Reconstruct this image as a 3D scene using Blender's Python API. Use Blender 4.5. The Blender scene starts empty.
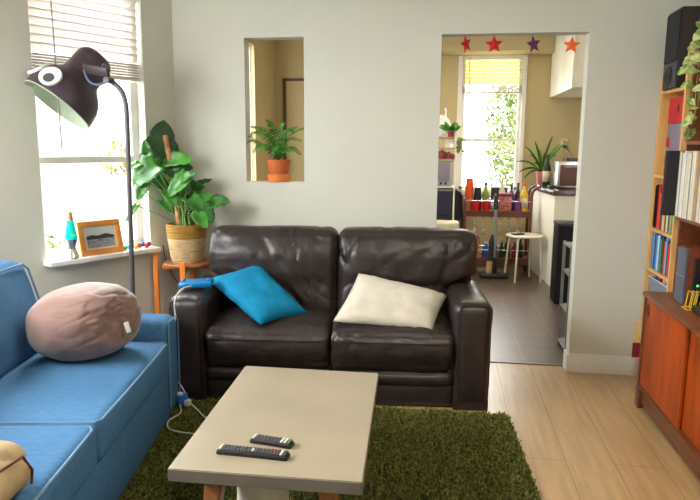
import bpy, bmesh, math, random
from mathutils import Vector, Matrix, noise
import numpy as np
R = math.radians
V = Vector
sc = bpy.context.scene
col = sc.collection

# ---------------------------------------------------------------- camera
yaw, pitch, roll = .14444, .16267, -.00773
cam = bpy.data.cameras.new('camera'); cam_o = bpy.data.objects.new('camera', cam); col.objects.link(cam_o)
f = V((-math.sin(yaw)*math.cos(pitch), math.cos(yaw)*math.cos(pitch), -math.sin(pitch)))
r0 = V((math.cos(yaw), math.sin(yaw), 0)); d0 = f.cross(r0)
rr = r0*math.cos(roll) + d0*math.sin(roll); dd = -r0*math.sin(roll) + d0*math.cos(roll)
m = Matrix((rr, -dd, -f)).transposed().to_4x4(); m.translation = V((0, 0, 1.5))
cam_o.matrix_world = m
cam.sensor_width = 36; cam.lens = 640/700*36; cam.clip_start = .02
sc.camera = cam_o

# ---------------------------------------------------------------- light, world, exposure
sc.view_settings.view_transform = 'Standard'; sc.view_settings.look = 'None'
sc.view_settings.gamma = 1; sc.view_settings.exposure = 0.03
w = bpy.data.worlds.new('sky'); sc.world = w; w.use_nodes = True
bg = w.node_tree.nodes['Background']
bg.inputs[0].default_value = (.93, .97, 1.0, 1); bg.inputs[1].default_value = 12

def area(name, loc, target, sx, sy, power, color, spread=180):
    l = bpy.data.lights.new(name, 'AREA'); l.shape = 'RECTANGLE'; l.size = sx; l.size_y = sy
    l.energy = power; l.color = color; l.spread = R(spread)
    o = bpy.data.objects.new(name, l); col.objects.link(o); o.location = loc
    o.rotation_euler = (V(target)-V(loc)).to_track_quat('-Z', 'Y').to_euler()
    return o
area('added_side_fill', (-2.93, 1.50, 1.98), (-2.1, 1.75, .35), 1.5, .9, 108, (1, .985, .95))  # fill light added at the left, brightens the blue seat from out of view
area('daylight_bay_window', (-2.519, 4.567, 2.33), (-1.65, 2.45, .5), .8, .6, 120, (1, .98, .95))
area('kitchen_fill_light', (.1, 6.5, 2.78), (.1, 6.5, 0), 1.0, 1.0, 24, (1, .86, .60))  # warm fill added over the kitchen, no lamp in view
area('daylight_kitchen_window', (.75, 8.75, 2.6), (.5, 5.0, .1), .9, .8, 90, (1, .93, .78))

area('living_room_fill_light', (.35, 1.9, 2.66), (.35, 2.1, 0), .5, .5, 28, (1, .90, .74))  # unseen fill light added overhead to lift the walls and floor

# ---------------------------------------------------------------- materials
def mat(name, color, rough=.5, metal=0, bump=0, bscale=40, var=0, vscale=6, color2=None, spec=.5, aniso=(1,1,1), sheen=0, trans=0, emit=0, coat=0, detail=3, sss=0):
    mt = bpy.data.materials.new(name); mt.use_nodes = True
    nt = mt.node_tree; b = nt.nodes['Principled BSDF']
    b.inputs['Roughness'].default_value = rough; b.inputs['Metallic'].default_value = metal
    b.inputs['Specular IOR Level'].default_value = spec
    b.inputs['Coat Weight'].default_value = coat
    if sheen: b.inputs['Sheen Weight'].default_value = sheen
    if trans: b.inputs['Transmission Weight'].default_value = trans
    tc = nt.nodes.new('ShaderNodeTexCoord'); mp = nt.nodes.new('ShaderNodeMapping')
    mp.inputs['Scale'].default_value = aniso
    nt.links.new(tc.outputs['Object'], mp.inputs[0])
    c = (*color, 1)
    n = nt.nodes.new('ShaderNodeTexNoise'); n.inputs['Scale'].default_value = vscale; n.inputs['Detail'].default_value = detail
    nt.links.new(mp.outputs[0], n.inputs['Vector'])
    rp = nt.nodes.new('ShaderNodeValToRGB')
    c2 = (*color2, 1) if color2 else tuple(min(1, x*(1+var)) for x in color)+(1,)
    c1 = c if color2 else tuple(x*(1-var) for x in color)+(1,)
    rp.color_ramp.elements[0].color = c1; rp.color_ramp.elements[1].color = c2
    rp.color_ramp.elements[0].position = .35; rp.color_ramp.elements[1].position = .65
    nt.links.new(n.outputs[0], rp.inputs[0]); nt.links.new(rp.outputs[0], b.inputs['Base Color'])
    if bump:
        n2 = nt.nodes.new('ShaderNodeTexNoise'); n2.inputs['Scale'].default_value = bscale; n2.inputs['Detail'].default_value = 4
        nt.links.new(mp.outputs[0], n2.inputs['Vector'])
        bp = nt.nodes.new('ShaderNodeBump'); bp.inputs['Strength'].default_value = bump; bp.inputs['Distance'].default_value = .01
        nt.links.new(n2.outputs[0], bp.inputs['Height']); nt.links.new(bp.outputs[0], b.inputs['Normal'])
    if emit:
        nt.links.new(rp.outputs[0], b.inputs['Emission Color']); b.inputs['Emission Strength'].default_value = emit
    return mt

def translucent(name, color, fac=.5, rough=.8):
    mt = bpy.data.materials.new(name); mt.use_nodes = True; nt = mt.node_tree; nt.nodes.clear()
    o = nt.nodes.new('ShaderNodeOutputMaterial'); mx = nt.nodes.new('ShaderNodeMixShader')
    d = nt.nodes.new('ShaderNodeBsdfDiffuse'); t = nt.nodes.new('ShaderNodeBsdfTranslucent')
    d.inputs[0].default_value = (*color, 1); t.inputs[0].default_value = (*color, 1); mx.inputs[0].default_value = fac
    nt.links.new(d.outputs[0], mx.inputs[1]); nt.links.new(t.outputs[0], mx.inputs[2]); nt.links.new(mx.outputs[0], o.inputs[0])
    return mt

def glass_mat(name, tint=(1, 1, 1), gl=.06):
    mt = bpy.data.materials.new(name); mt.use_nodes = True; nt = mt.node_tree; nt.nodes.clear()
    o = nt.nodes.new('ShaderNodeOutputMaterial'); mx = nt.nodes.new('ShaderNodeMixShader')
    t = nt.nodes.new('ShaderNodeBsdfTransparent'); g = nt.nodes.new('ShaderNodeBsdfGlossy')
    t.inputs[0].default_value = (*tint, 1); g.inputs['Roughness'].default_value = .02; mx.inputs[0].default_value = gl
    nt.links.new(t.outputs[0], mx.inputs[1]); nt.links.new(g.outputs[0], mx.inputs[2]); nt.links.new(mx.outputs[0], o.inputs[0])
    return mt

def brick_mat(name, c1, c2, mortar, bw, bh, ms, rough, rotz=0, bump=.1, grain=None, offset=.5, spec=.5, coat=0, loc=(0, 0, 0), voff=0):
    mt = bpy.data.materials.new(name); mt.use_nodes = True; nt = mt.node_tree; b = nt.nodes['Principled BSDF']
    tc = nt.nodes.new('ShaderNodeTexCoord'); mp = nt.nodes.new('ShaderNodeMapping'); mp.inputs['Rotation'].default_value = (0, 0, rotz)
    mp.inputs['Location'].default_value = loc
    nt.links.new(tc.outputs['Object'], mp.inputs[0])
    br = nt.nodes.new('ShaderNodeTexBrick'); br.offset = offset
    br.inputs['Scale'].default_value = 1; br.inputs['Brick Width'].default_value = bw; br.inputs['Row Height'].default_value = bh
    br.inputs['Mortar Size'].default_value = ms; br.inputs['Color1'].default_value = (*c1, 1); br.inputs['Color2'].default_value = (*c2, 1)
    br.inputs['Mortar'].default_value = (*mortar, 1); br.inputs['Mortar Smooth'].default_value = .2
    nt.links.new(mp.outputs[0], br.inputs['Vector'])
    n = nt.nodes.new('ShaderNodeTexNoise'); n.inputs['Scale'].default_value = 1.5; n.inputs['Detail'].default_value = 6
    mp2 = nt.nodes.new('ShaderNodeMapping'); mp2.inputs['Scale'].default_value = grain or (3, 3, 3)
    nt.links.new(tc.outputs['Object'], mp2.inputs[0]); nt.links.new(mp2.outputs[0], n.inputs['Vector'])
    mx = nt.nodes.new('ShaderNodeMixRGB'); mx.blend_type = 'OVERLAY'; mx.inputs[0].default_value = .45
    nt.links.new(br.outputs['Color'], mx.inputs[1]); nt.links.new(n.outputs[0], mx.inputs[2]); nt.links.new(mx.outputs[0], b.inputs['Base Color'])
    bp = nt.nodes.new('ShaderNodeBump'); bp.inputs['Strength'].default_value = bump; bp.inputs['Distance'].default_value = .01
    nt.links.new(n.outputs[0], bp.inputs['Height']); nt.links.new(bp.outputs[0], b.inputs['Normal'])
    b.inputs['Roughness'].default_value = rough; b.inputs['Specular IOR Level'].default_value = spec; b.inputs['Coat Weight'].default_value = coat; b.inputs['Coat Roughness'].default_value = .30
    return mt

M = {}
M['wall'] = mat('cream_wall_paint', (.645, .650, .565), .85, bump=.03, bscale=120, var=.015, vscale=2)
M['ceiling'] = mat('white_ceiling_paint', (.78, .77, .73), .9)
M['kwall'] = mat('tan_wall_paint', (.54, .435, .235), .85, bump=.03, bscale=120)
M['trim'] = mat('white_trim_paint', (.80, .79, .75), .45)
M['jamb'] = mat('door_edge_paint', (.66, .65, .565), .8)
M['oak'] = brick_mat('oak_planks', (.475, .31, .145), (.44, .285, .13), (.26, .165, .08), 2.2, .225, .0026, .33, rotz=R(90), grain=(22, 1.6, 1), bump=.05, offset=.37, loc=(.0, .05, 0), spec=.7, coat=.35)
M['tile'] = brick_mat('dark_slate_tiles', (.090, .052, .032), (.070, .043, .028), (.17, .11, .06), .70, .30, .005, .36, rotz=R(90), grain=(5, 5, 5), bump=.25, offset=0, spec=1.0, coat=.35)
M['leather'] = mat('dark_brown_leather', (.024, .0150, .0135), .42, bump=.25, bscale=28, var=.25, vscale=9, spec=.65)
M['leather_seam'] = mat('dark_seam', (.012, .008, .007), .5)
M['blue'] = mat('blue_sofa_fabric', (.075, .200, .385), .9, bump=.3, bscale=160, var=.10, vscale=30, aniso=(1, 4, 1), sheen=.0, spec=.2)
M['bluepipe'] = mat('blue_piping', (.16, .30, .48), .8)
M['taupe'] = mat('taupe_velvet', (.245, .145, .122), .8, bump=.15, bscale=22, var=.12, vscale=7, sheen=.5, spec=.2)
M['beige'] = mat('tan_suede', (.60, .44, .25), .75, bump=.2, bscale=25, var=.2, vscale=10)
M['teal'] = mat('teal_fabric', (.005, .21, .40), .85, bump=.3, bscale=60, var=.12, vscale=10, sheen=.0, spec=.2)
M['white_fabric'] = mat('cream_fabric', (.68, .63, .53), .9, bump=.25, bscale=60, var=.06, vscale=8, spec=.2)
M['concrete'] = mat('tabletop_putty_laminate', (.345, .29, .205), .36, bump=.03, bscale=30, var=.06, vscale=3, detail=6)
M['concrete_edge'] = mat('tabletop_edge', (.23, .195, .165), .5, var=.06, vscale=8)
M['legwood'] = mat('warm_leg_wood', (.42, .17, .06), .5, var=.2, vscale=4, aniso=(8, 8, 1))
M['orangewood'] = mat('orange_plant_stand_wood', (.78, .235, .025), .45, var=.15, vscale=4, aniso=(8, 8, 1))
M['pine'] = mat('pine_shelf_wood', (.74, .42, .14), .5, var=.12, vscale=4, aniso=(6, 6, 1))
M['teak'] = mat('teak_top', (.19, .055, .018), .38, var=.25, vscale=5, aniso=(8, 1, 8))
M['teakdoor'] = mat('teak_door', (.33, .052, .004), .45, spec=.3, var=.28, vscale=3, aniso=(1, 5, 1.0))
M['darkteak'] = mat('dark_teak_rail', (.12, .035, .012), .4, var=.2, vscale=5, aniso=(8, 1, 8))
M['frame'] = mat('picture_frame_wood', (.68, .25, .04), .45, var=.12, vscale=9)
M['white'] = mat('white_plastic', (.82, .82, .80), .4)
M['offwhite'] = mat('cream_lacquer', (.76, .73, .60), .35)
M['black'] = mat('black_plastic', (.012, .012, .014), .4)
M['blackmatte'] = mat('black_matte', (.009, .009, .010), .7, spec=.15)
M['charcoal'] = mat('charcoal_plastic', (.035, .037, .042), .5)
M['grille'] = mat('speaker_cloth', (.02, .022, .026), .9, bump=.5, bscale=300)
M['speakerwood'] = mat('speaker_dark_veneer', (.018, .010, .010), .5)
M['lightgrey'] = mat('light_grey_cloth', (.22, .25, .30), .8)
M['steel'] = mat('brushed_steel', (.55, .53, .50), .3, metal=1)
M['silver'] = mat('silver_metal', (.7, .7, .7), .25, metal=1)
M['greymetal'] = mat('grey_metal', (.28, .28, .28), .45, metal=.6)
M['polemetal'] = mat('lamp_pole_metal', (.10, .095, .10), .45, metal=.4)
M['shade'] = mat('lamp_shade_plum_enamel', (.055, .034, .045), .45)
M['shadein'] = mat('lamp_shade_inside', (.50, .58, .46), .6)
M['eyegrey'] = mat('pupil_grey', (.09, .09, .10), .4)
M['copper'] = mat('copper_cap', (.62, .33, .20), .4, metal=.5)
M['lava'] = mat('teal_lava_liquid', (.0, .62, .60), .1, emit=.35)
M['lavablob'] = mat('green_lava_wax', (.05, .7, .15), .3, emit=.3)
M['soil'] = mat('soil', (.05, .03, .02), .9, bump=.8, bscale=60)
M['basket'] = mat('cream_woven_basket', (.60, .42, .22), .85, bump=.9, bscale=50, aniso=(1, 1, 5), var=.12, vscale=20)
M['basketband'] = mat('mustard_woven_band', (.38, .20, .028), .85, bump=.9, bscale=50, aniso=(1, 1, 5), var=.15, vscale=20)
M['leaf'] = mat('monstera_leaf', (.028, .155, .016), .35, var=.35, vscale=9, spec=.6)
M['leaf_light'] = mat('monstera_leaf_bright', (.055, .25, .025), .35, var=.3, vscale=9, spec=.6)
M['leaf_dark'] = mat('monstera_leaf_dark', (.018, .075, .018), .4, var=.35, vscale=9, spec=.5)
M['stem'] = mat('green_stem', (.14, .27, .05), .5)
M['moss'] = mat('coir_moss_pole', (.42, .20, .09), .95, bump=1, bscale=60, var=.45, vscale=30)
M['fern'] = mat('fern_leaf', (.045, .20, .015), .5, var=.4, vscale=15)
M['terracotta'] = mat('terracotta', (.56, .135, .03), .75, var=.12, vscale=12)
M['terracotta2'] = mat('orange_terracotta_saucer', (.72, .21, .035), .7, var=.08, vscale=12)
M['ivy'] = mat('variegated_leaf', (.13, .30, .03), .45, color2=(.62, .62, .28), vscale=28)
M['ivystem'] = mat('ivy_stem', (.28, .26, .06), .6)
M['rugbase'] = mat('rug_backing', (.02, .03, .008), 1)
M['pile'] = mat('olive_green_pile', (.050, .068, .018), .95, color2=(.30, .30, .08), vscale=75, spec=.1, detail=4)
M['cable'] = mat('white_cable', (.62, .62, .60), .5)
M['darkcable'] = mat('dark_cable', (.05, .05, .05), .6)
M['bluegadget'] = mat('blue_gadget_plastic', (.0, .15, .36), .3)
M['cyanlight'] = mat('cyan_strip', (.15, .75, .75), .4)
M['cartwood'] = mat('cart_dark_wood', (.13, .036, .016), .45, var=.2, vscale=6, aniso=(1, 6, 6))
M['counter'] = mat('dark_brown_counter', (.075, .037, .022), .25, var=.15, vscale=12)
M['panel'] = mat('cream_panel', (.84, .79, .66), .6)
M['cabinet'] = mat('white_cabinet', (.80, .78, .70), .45)
M['navy'] = mat('navy_plastic', (.012, .010, .035), .5)
M['mwgrey'] = mat('grey_appliance', (.42, .40, .42), .5)
M['keygrey'] = mat('grey_key_rubber', (.10, .10, .11), .6)
for k, c in dict(red=(.65, .01, .015), orange=(.85, .10, .01), redpaper=(.62, .006, .02), purple=(.16, .02, .15), orangepaper=(.85, .13, .01),
                 green=(.05, .35, .04), lime=(.22, .34, .04), yellow=(.8, .55, .03), blue2=(.02, .15, .55), skyblue=(.10, .42, .75), cream=(.70, .62, .45),
                 brown=(.10, .035, .02), maroon=(.22, .015, .03), lilac=(.25, .22, .28), darkgreen=(.02, .05, .02), pink=(.7, .25, .3),
                 teal2=(.02, .30, .32), white2=(.75, .75, .73), grey=(.25, .25, .26), violet=(.08, .03, .14), tan=(.45, .28, .14)).items():
    M[k] = mat(k+'_surface', c, .5, var=.06, vscale=20)
M['glass'] = glass_mat('window_glass')
M['clearglass'] = glass_mat('drinking_glass', (.9, .93, .93), .18)
M['blind'] = translucent('blind_slat', (.78, .74, .71), .33)
M['rail_slat'] = mat('blind_slat_stacked', (.62, .57, .52), .6)
M['blindy'] = translucent('yellowed_blind_slat', (.86, .80, .48), .22)
M['grass'] = mat('outdoor_ground', (.25, .24, .20), .9, var=.2)
M['bush'] = mat('bush_leaf', (.08, .15, .025), .6, color2=(.22, .25, .06), vscale=3)
M['bushy'] = mat('autumn_leaf', (.33, .18, .07), .6, color2=(.24, .25, .09), vscale=2)
M['stucco'] = mat('pale_stucco', (.45, .445, .43), .9)

# ---------------------------------------------------------------- geometry helpers
class MB:
    def __init__(s): s.bm = bmesh.new()
    def faces(s, verts, faces, T=None):
        vs = [s.bm.verts.new(T @ V(v) if T else V(v)) for v in verts]
        for fc in faces:
            try: s.bm.faces.new([vs[i] for i in fc])
            except ValueError: pass
        return vs
    def box(s, c, sz, T=None, bev=0, rot=None):
        t = bmesh.new(); bmesh.ops.create_cube(t, size=1)
        for v in t.verts: v.co = V((v.co.x*sz[0], v.co.y*sz[1], v.co.z*sz[2]))
        if bev: bmesh.ops.bevel(t, geom=list(t.edges), offset=min(bev, min(sz)*.45), segments=2, profile=.6, affect='EDGES')
        mt = Matrix.Translation(V(c)) @ (rot.to_4x4() if rot else Matrix())
        if T: mt = T @ mt
        s.merge(t, mt); return s
    def b2(s, a, b, T=None, bev=0):   # box by two corners
        return s.box([(a[i]+b[i])/2 for i in range(3)], [abs(a[i]-b[i]) for i in range(3)], T, bev)
    def merge(s, t, mt=None):
        t.verts.index_update()
        vs = [s.bm.verts.new(mt @ v.co if mt else v.co) for v in t.verts]
        for fc in t.faces:
            try: s.bm.faces.new([vs[v.index] for v in fc.verts])
            except ValueError: pass
        t.free()
    def tube(s, pts, r, seg=8, T=None, closed=False):
        pts = [V(p) for p in pts]; n = len(pts)
        rs = r if isinstance(r, (list, tuple)) else [r]*n
        rings = []; up = None
        for i, p in enumerate(pts):
            if closed: d = pts[(i+1) % n]-pts[i-1]
            else: d = pts[min(i+1, n-1)]-pts[max(i-1, 0)]
            d.normalize()
            if up is None:
                up = d.orthogonal().normalized()
            up = (up-d*up.dot(d)); up = up.normalized() if up.length > 1e-6 else d.orthogonal().normalized()
            x = d.cross(up)
            rings.append([s.bm.verts.new((T @ q) if T else q) for q in [p+(up*math.cos(a)+x*math.sin(a))*rs[i] for a in [2*math.pi*k/seg for k in range(seg)]]])
        for i in range(n if closed else n-1):
            a, b = rings[i], rings[(i+1) % n]
            for k in range(seg): s.bm.faces.new((a[k], a[(k+1) % seg], b[(k+1) % seg], b[k]))
        if not closed:
            s.bm.faces.new(rings[0][::-1]); s.bm.faces.new(rings[-1])
        return s
    def lathe(s, prof, c=(0, 0, 0), T=None, seg=32, closed=False):
        rings = []
        for (r, z) in prof:
            q = [V((c[0]+max(r, 1e-4)*math.cos(a), c[1]+max(r, 1e-4)*math.sin(a), c[2]+z)) for a in [2*math.pi*k/seg for k in range(seg)]]
            rings.append([s.bm.verts.new((T @ p) if T else p) for p in q])
        n = len(rings)
        for i in range(n if closed else n-1):
            a, b = rings[i], rings[(i+1) % n]
            for k in range(seg): s.bm.faces.new((a[k], a[(k+1) % seg], b[(k+1) % seg], b[k]))
        if not closed:
            if prof[0][0] > 1e-4: s.bm.faces.new(rings[0][::-1])
            if prof[-1][0] > 1e-4: s.bm.faces.new(rings[-1])
        return s
    def prism(s, pts, h, T=None):   # outline in xy, extruded from 0 to h in z
        n = len(pts)
        vs = s.faces([(x, y, 0) for x, y in pts]+[(x, y, h) for x, y in pts], [list(range(n))[::-1], list(range(n, 2*n))]+[(i, (i+1) % n, n+(i+1) % n, n+i) for i in range(n)], T)
        return s
    def ball(s, c, r, T=None, seg=16, sc=(1, 1, 1)):
        t = bmesh.new(); bmesh.ops.create_uvsphere(t, u_segments=seg, v_segments=max(6, seg//2), radius=r)
        for v in t.verts: v.co = V((v.co.x*sc[0], v.co.y*sc[1], v.co.z*sc[2]))+V(c)
        s.merge(t, T); return s
    def build(s, name, mt, parent=None, smooth=True, angle=38):
        bm = s.bm; bmesh.ops.recalc_face_normals(bm, faces=bm.faces)
        if smooth:
            ca = math.radians(angle)
            for fc in bm.faces: fc.smooth = True
            for e in bm.edges:
                if len(e.link_faces) == 2 and e.calc_face_angle(0) > ca: e.smooth = False
        me = bpy.data.meshes.new(name); bm.to_mesh(me); bm.free()
        return link(name, me, mt, parent)

def link(name, me, mt, parent=None):
    o = bpy.data.objects.new(name, me); col.objects.link(o)
    if isinstance(mt, (list, tuple)):
        for q in mt: me.materials.append(q)
    else: me.materials.append(mt)
    if parent is not None:
        o.parent = parent
        if parent.type == 'EMPTY': o.matrix_parent_inverse = parent.matrix_basis.inverted()
    return o

def tag(o, label=None, cat=None, group=None, kind=None):
    if label: o['label'] = label
    if cat: o['category'] = cat
    if group: o['group'] = group
    if kind: o['kind'] = kind
    return o
def thing(name, label, cat, loc=(0, 0, 0), rotz=0, group=None):
    o = bpy.data.objects.new(name, None); col.objects.link(o); o.empty_display_size = .1
    o.location = loc; o.rotation_euler = (0, 0, rotz)
    o.matrix_basis = Matrix.Translation(V(loc)) @ Matrix.Rotation(rotz, 4, 'Z')
    return tag(o, label, cat, group)
def struct(o): o['kind'] = 'structure'; return o
def kids(o): return [c for c in bpy.data.objects if c.parent == o]
def copy_tree(o, parent=None):
    c = o.copy(); col.objects.link(c)
    if parent is not None: c.parent = parent
    for ch in kids(o): copy_tree(ch, c)
    return c
def frame(origin, x, z):
    z = V(z).normalized(); x = V(x); x = (x-z*x.dot(z)).normalized(); y = z.cross(x)
    mt = Matrix((x, y, z)).transposed().to_4x4(); mt.translation = V(origin); return mt

def soft_box(mb, c, sz, r, n=14, bulge=(0, 0, 0), T=None, wr=0, ws=9, seed=0, deform=None, ridge=0, rs=6):
    """rounded, padded block with creases"""
    hx, hy, hz = sz[0]/2, sz[1]/2, sz[2]/2
    t = bmesh.new(); bmesh.ops.create_cube(t, size=2)
    bmesh.ops.subdivide_edges(t, edges=list(t.edges), cuts=n, use_grid_fill=True)
    for v in t.verts:
        u = v.co.copy()
        # concentrate rows towards the rims
        u = V([math.copysign(1-(1-abs(q))**1.25, q) if abs(q) < 1 else q for q in u])
        p = V((u.x*hx, u.y*hy, u.z*hz))
        q = V((max(-hx+r, min(hx-r, p.x)), max(-hy+r, min(hy-r, p.y)), max(-hz+r, min(hz-r, p.z))))
        d = p-q
        nd = d.normalized() if d.length > 1e-9 else V((0, 0, 1))
        m_ = d.length
        if sum(1 for k in range(3) if abs(d[k]) > 1e-6) > 0: p = q+nd*r if m_ > 0 else p
        k = lambda a: max(0, 1-a*a)
        p.z += bulge[2]*math.copysign(1, u.z)*k(u.x)*k(u.y)*abs(u.z)
        p.x += bulge[0]*math.copysign(1, u.x)*k(u.y)*k(u.z)*abs(u.x)
        p.y += bulge[1]*math.copysign(1, u.y)*k(u.x)*k(u.z)*abs(u.y)
        if wr or ridge:
            s_ = V((seed*7.3, seed*3.1, seed*1.7))
            a = noise.noise((p*ws)+s_)
            b = noise.noise((p*ws*2.3)+s_)
            h = wr*(a+.5*b)
            if ridge:
                g = noise.noise(V((p.x*rs+.6*a, p.y*rs*.7, p.z*rs*.55))+s_)
                h -= ridge*max(0, 1-abs(g)*7)
            p += nd*h
        if deform: p = deform(p, u)
        v.co = p+V(c)
    mb.merge(t, T)

def pillow(name, corners, h, mt, parent=None, n=22, wr=.004, seed=0, pinch=.06):
    A, B, C_, D = [V(c) for c in corners]
    nrm = ((C_-A).cross(D-B)).normalized()
    bm = bmesh.new(); grid = {}
    for s_ in (1, -1):
        for i in range(n+1):
            for j in range(n+1):
                if s_ == -1 and (i in (0, n) or j in (0, n)): grid[s_, i, j] = grid[1, i, j]; continue
                u, v = i/n, j/n
                a, b = 2*u-1, 2*v-1
                # sides drawn inwards between the corners
                uu = .5+(a*(1-pinch*(1-b*b)))/2; vv = .5+(b*(1-pinch*(1-a*a)))/2
                p = (A*(1-uu)+B*uu)*(1-vv)+(D*(1-uu)+C_*uu)*vv
                t = ((1-a**4)*(1-b**4))**.55
                w_ = wr*noise.noise(p*14+V((seed, 0, 0)))+wr*.7*noise.noise(p*30+V((seed, 5, 0)))
                p = p+nrm*s_*(h*t)+nrm*w_*min(1, 4*t)
                grid[s_, i, j] = bm.verts.new(p)
    for s_ in (1, -1):
        for i in range(n):
            for j in range(n):
                bm.faces.new((grid[s_, i, j], grid[s_, i+1, j], grid[s_, i+1, j+1], grid[s_, i, j+1]))
    mb = MB(); mb.bm.free(); mb.bm = bm
    o = mb.build(name, mt, parent, angle=180)
    return o

def arc(c, r, a0, a1, n, ax=V((1, 0, 0)), ay=V((0, 0, 1))):
    return [V(c)+ax*r*math.cos(a0+(a1-a0)*i/n)+ay*r*math.sin(a0+(a1-a0)*i/n) for i in range(n+1)]
def bez(p0, p1, p2, p3, n=14):
    p0, p1, p2, p3 = map(V, (p0, p1, p2, p3)); o = []
    for i in range(n+1):
        t = i/n; o.append(p0*(1-t)**3+p1*3*t*(1-t)**2+p2*3*t*t*(1-t)+p3*t**3)
    return o
def spline(pts, n=8):
    pts = [V(p) for p in pts]; o = []
    for i in range(len(pts)-1):
        p0, p1, p2, p3 = pts[max(i-1, 0)], pts[i], pts[i+1], pts[min(i+2, len(pts)-1)]
        for k in range(n):
            t = k/n
            o.append(.5*((2*p1)+(p2-p0)*t+(2*p0-5*p1+4*p2-p3)*t*t+(3*p1-p0-3*p2+p3)*t**3))
    o.append(pts[-1]); return o

# ================================================================= THE ROOM
W0 = V((-1.859, 4.312, 0)); DV = V((math.sin(R(29.2)), math.cos(R(29.2)), 0)); NV = V((math.cos(R(29.2)), -math.sin(R(29.2)), 0))
YB, YK, YF = 4.312, 4.427, 8.30           # back wall front, back wall rear, kitchen far wall
TW = frame(W0, DV, (0, 0, 1))             # local: x along the wall (s), y = -NV side
def WP(s, off, z): return W0+DV*s+NV*off+V((0, 0, z))
def wall_boxes(mb, P, s0, s1, z0, z1, o0, o1, holes):
    """wall slab along s with rectangular openings; P maps (s, off, z) to the room"""
    def slab(a, b, c, d):
        if b-a < 1e-4 or d-c < 1e-4: return
        v = [P(x, y, z) for z in (c, d) for x, y in ((a, o0), (b, o0), (b, o1), (a, o1))]
        mb.faces(v, [(0, 1, 2, 3), (7, 6, 5, 4), (0, 4, 5, 1), (1, 5, 6, 2), (2, 6, 7, 3), (3, 7, 4, 0)])
    x = s0
    for (a, b, c, d) in sorted(holes):
        slab(x, a, z0, z1); slab(a, b, z0, c); slab(a, b, d, z1); x = b
    slab(x, s1, z0, z1)
    return mb

mb = MB(); mb.b2((-3.2, -2.1, -.1), (1.8, YK, 0)); struct(mb.build('floor', M['oak'], smooth=False))
mb = MB(); mb.b2((-2.4, YK, -.1), (2.2, YF+.1, 0)); tag(struct(mb.build('floor', M['tile'], smooth=False)), 'dark slate tiled kitchen floor beyond the doorway')
mb = MB(); mb.b2((-.043, YK-.018, .0), (.868, YK+.012, .006), bev=.002); struct(mb.build('trim_1', M['greymetal']))
mb = MB(); mb.b2((-3.2, -2.1, 2.7), (1.8, YB, 2.8)); struct(mb.build('ceiling', M['ceiling'], smooth=False))
mb = MB(); mb.b2((-2.4, YK, 2.9), (2.2, YF+.1, 3.0)); struct(mb.build('ceiling', M['ceiling'], smooth=False))
# back wall with doorway and pass-through niche
mb = MB(); wall_boxes(mb, lambda s, o, z: V((s, o, z)), -2.24, 1.75, 0, 2.95, YB, YK, [(-1.357, -.947, 1.243, 2.203), (-.043, .868, 0, 2.205)])
struct(mb.build('wall_back', M['wall'], smooth=False))
# window wall at an angle
mb = MB(); wall_boxes(mb, WP, -2.0, 0.0, 0, 2.8, 0, -.16, [(-.98, -.245, .80, 2.46)])
struct(mb.build('wall_window', M['wall'], smooth=False))
wl = WP(-2.0, 0, 0)
mb = MB(); wall_boxes(mb, lambda s, o, z: V((wl.x+o, s, z)), -2.0, wl.y+.05, 0, 2.8, 0, -.12, [(.60, 2.30, .95, 2.50)])  # opening added in the unseen left wall for the side fill
struct(mb.build('wall_left', M['wall'], smooth=False))
mb = MB(); wall_boxes(mb, lambda s, o, z: V((1.62+o, s, z)), -2.0, YB, 0, 2.8, 0, .12, [])
struct(mb.build('wall_right', M['wall'], smooth=False))
mb = MB(); wall_boxes(mb, lambda s, o, z: V((s, -1.8+o, z)), -3.1, 1.75, 0, 2.8, 0, -.12, [])
struct(mb.build('wall_rear', M['wall'], smooth=False))
# kitchen walls
mb = MB(); wall_boxes(mb, lambda s, o, z: V((s, YF+o, z)), -2.3, 2.2, 0, 2.95, 0, .12, [(.185, .915, .95, 2.60)])
struct(mb.build('wall_kitchen_far', M['kwall'], smooth=False))
mb = MB(); wall_boxes(mb, lambda s, o, z: V((-2.2+o, s, z)), YK, YF, 0, 2.95, 0, -.08, [(6.1, 7.371, .9, 2.62)])
struct(mb.build('wall_kitchen_left', M['kwall'], smooth=False))
mb = MB(); wall_boxes(mb, lambda s, o, z: V((2.0+o, s, z)), YK, YF, 0, 2.95, 0, .1, [])
struct(mb.build('wall_kitchen_right', M['kwall'], smooth=False))
mb = MB(); mb.b2((-.9, 7.95, 2.606), (2.0, YF, 2.9)); struct(mb.build('trim_2', M['kwall'], smooth=False))
# skirting boards
mb = MB(); mb.b2((.868, YB-.014, 0), (1.62, YB, .105), bev=.003); mb.b2((.868, YB-.009, .1), (1.62, YB, .128), bev=.003); struct(mb.build('baseboard_back_right', M['trim']))
mb = MB(); mb.b2((.854, YB-.014, 0), (.869, YK, .12), bev=.003); struct(mb.build('baseboard_doorway', M['trim']))
mb = MB(); mb.b2((-1.85, YB-.014, 0), (-.043, YB, .128), bev=.003); struct(mb.build('baseboard_back_left', M['trim']))
mb = MB(); mb.box((-1.0, -.007, .064), (1.98, .014, .128), T=TW, bev=.003); struct(mb.build('baseboard_window_wall', M['trim']))

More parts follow.
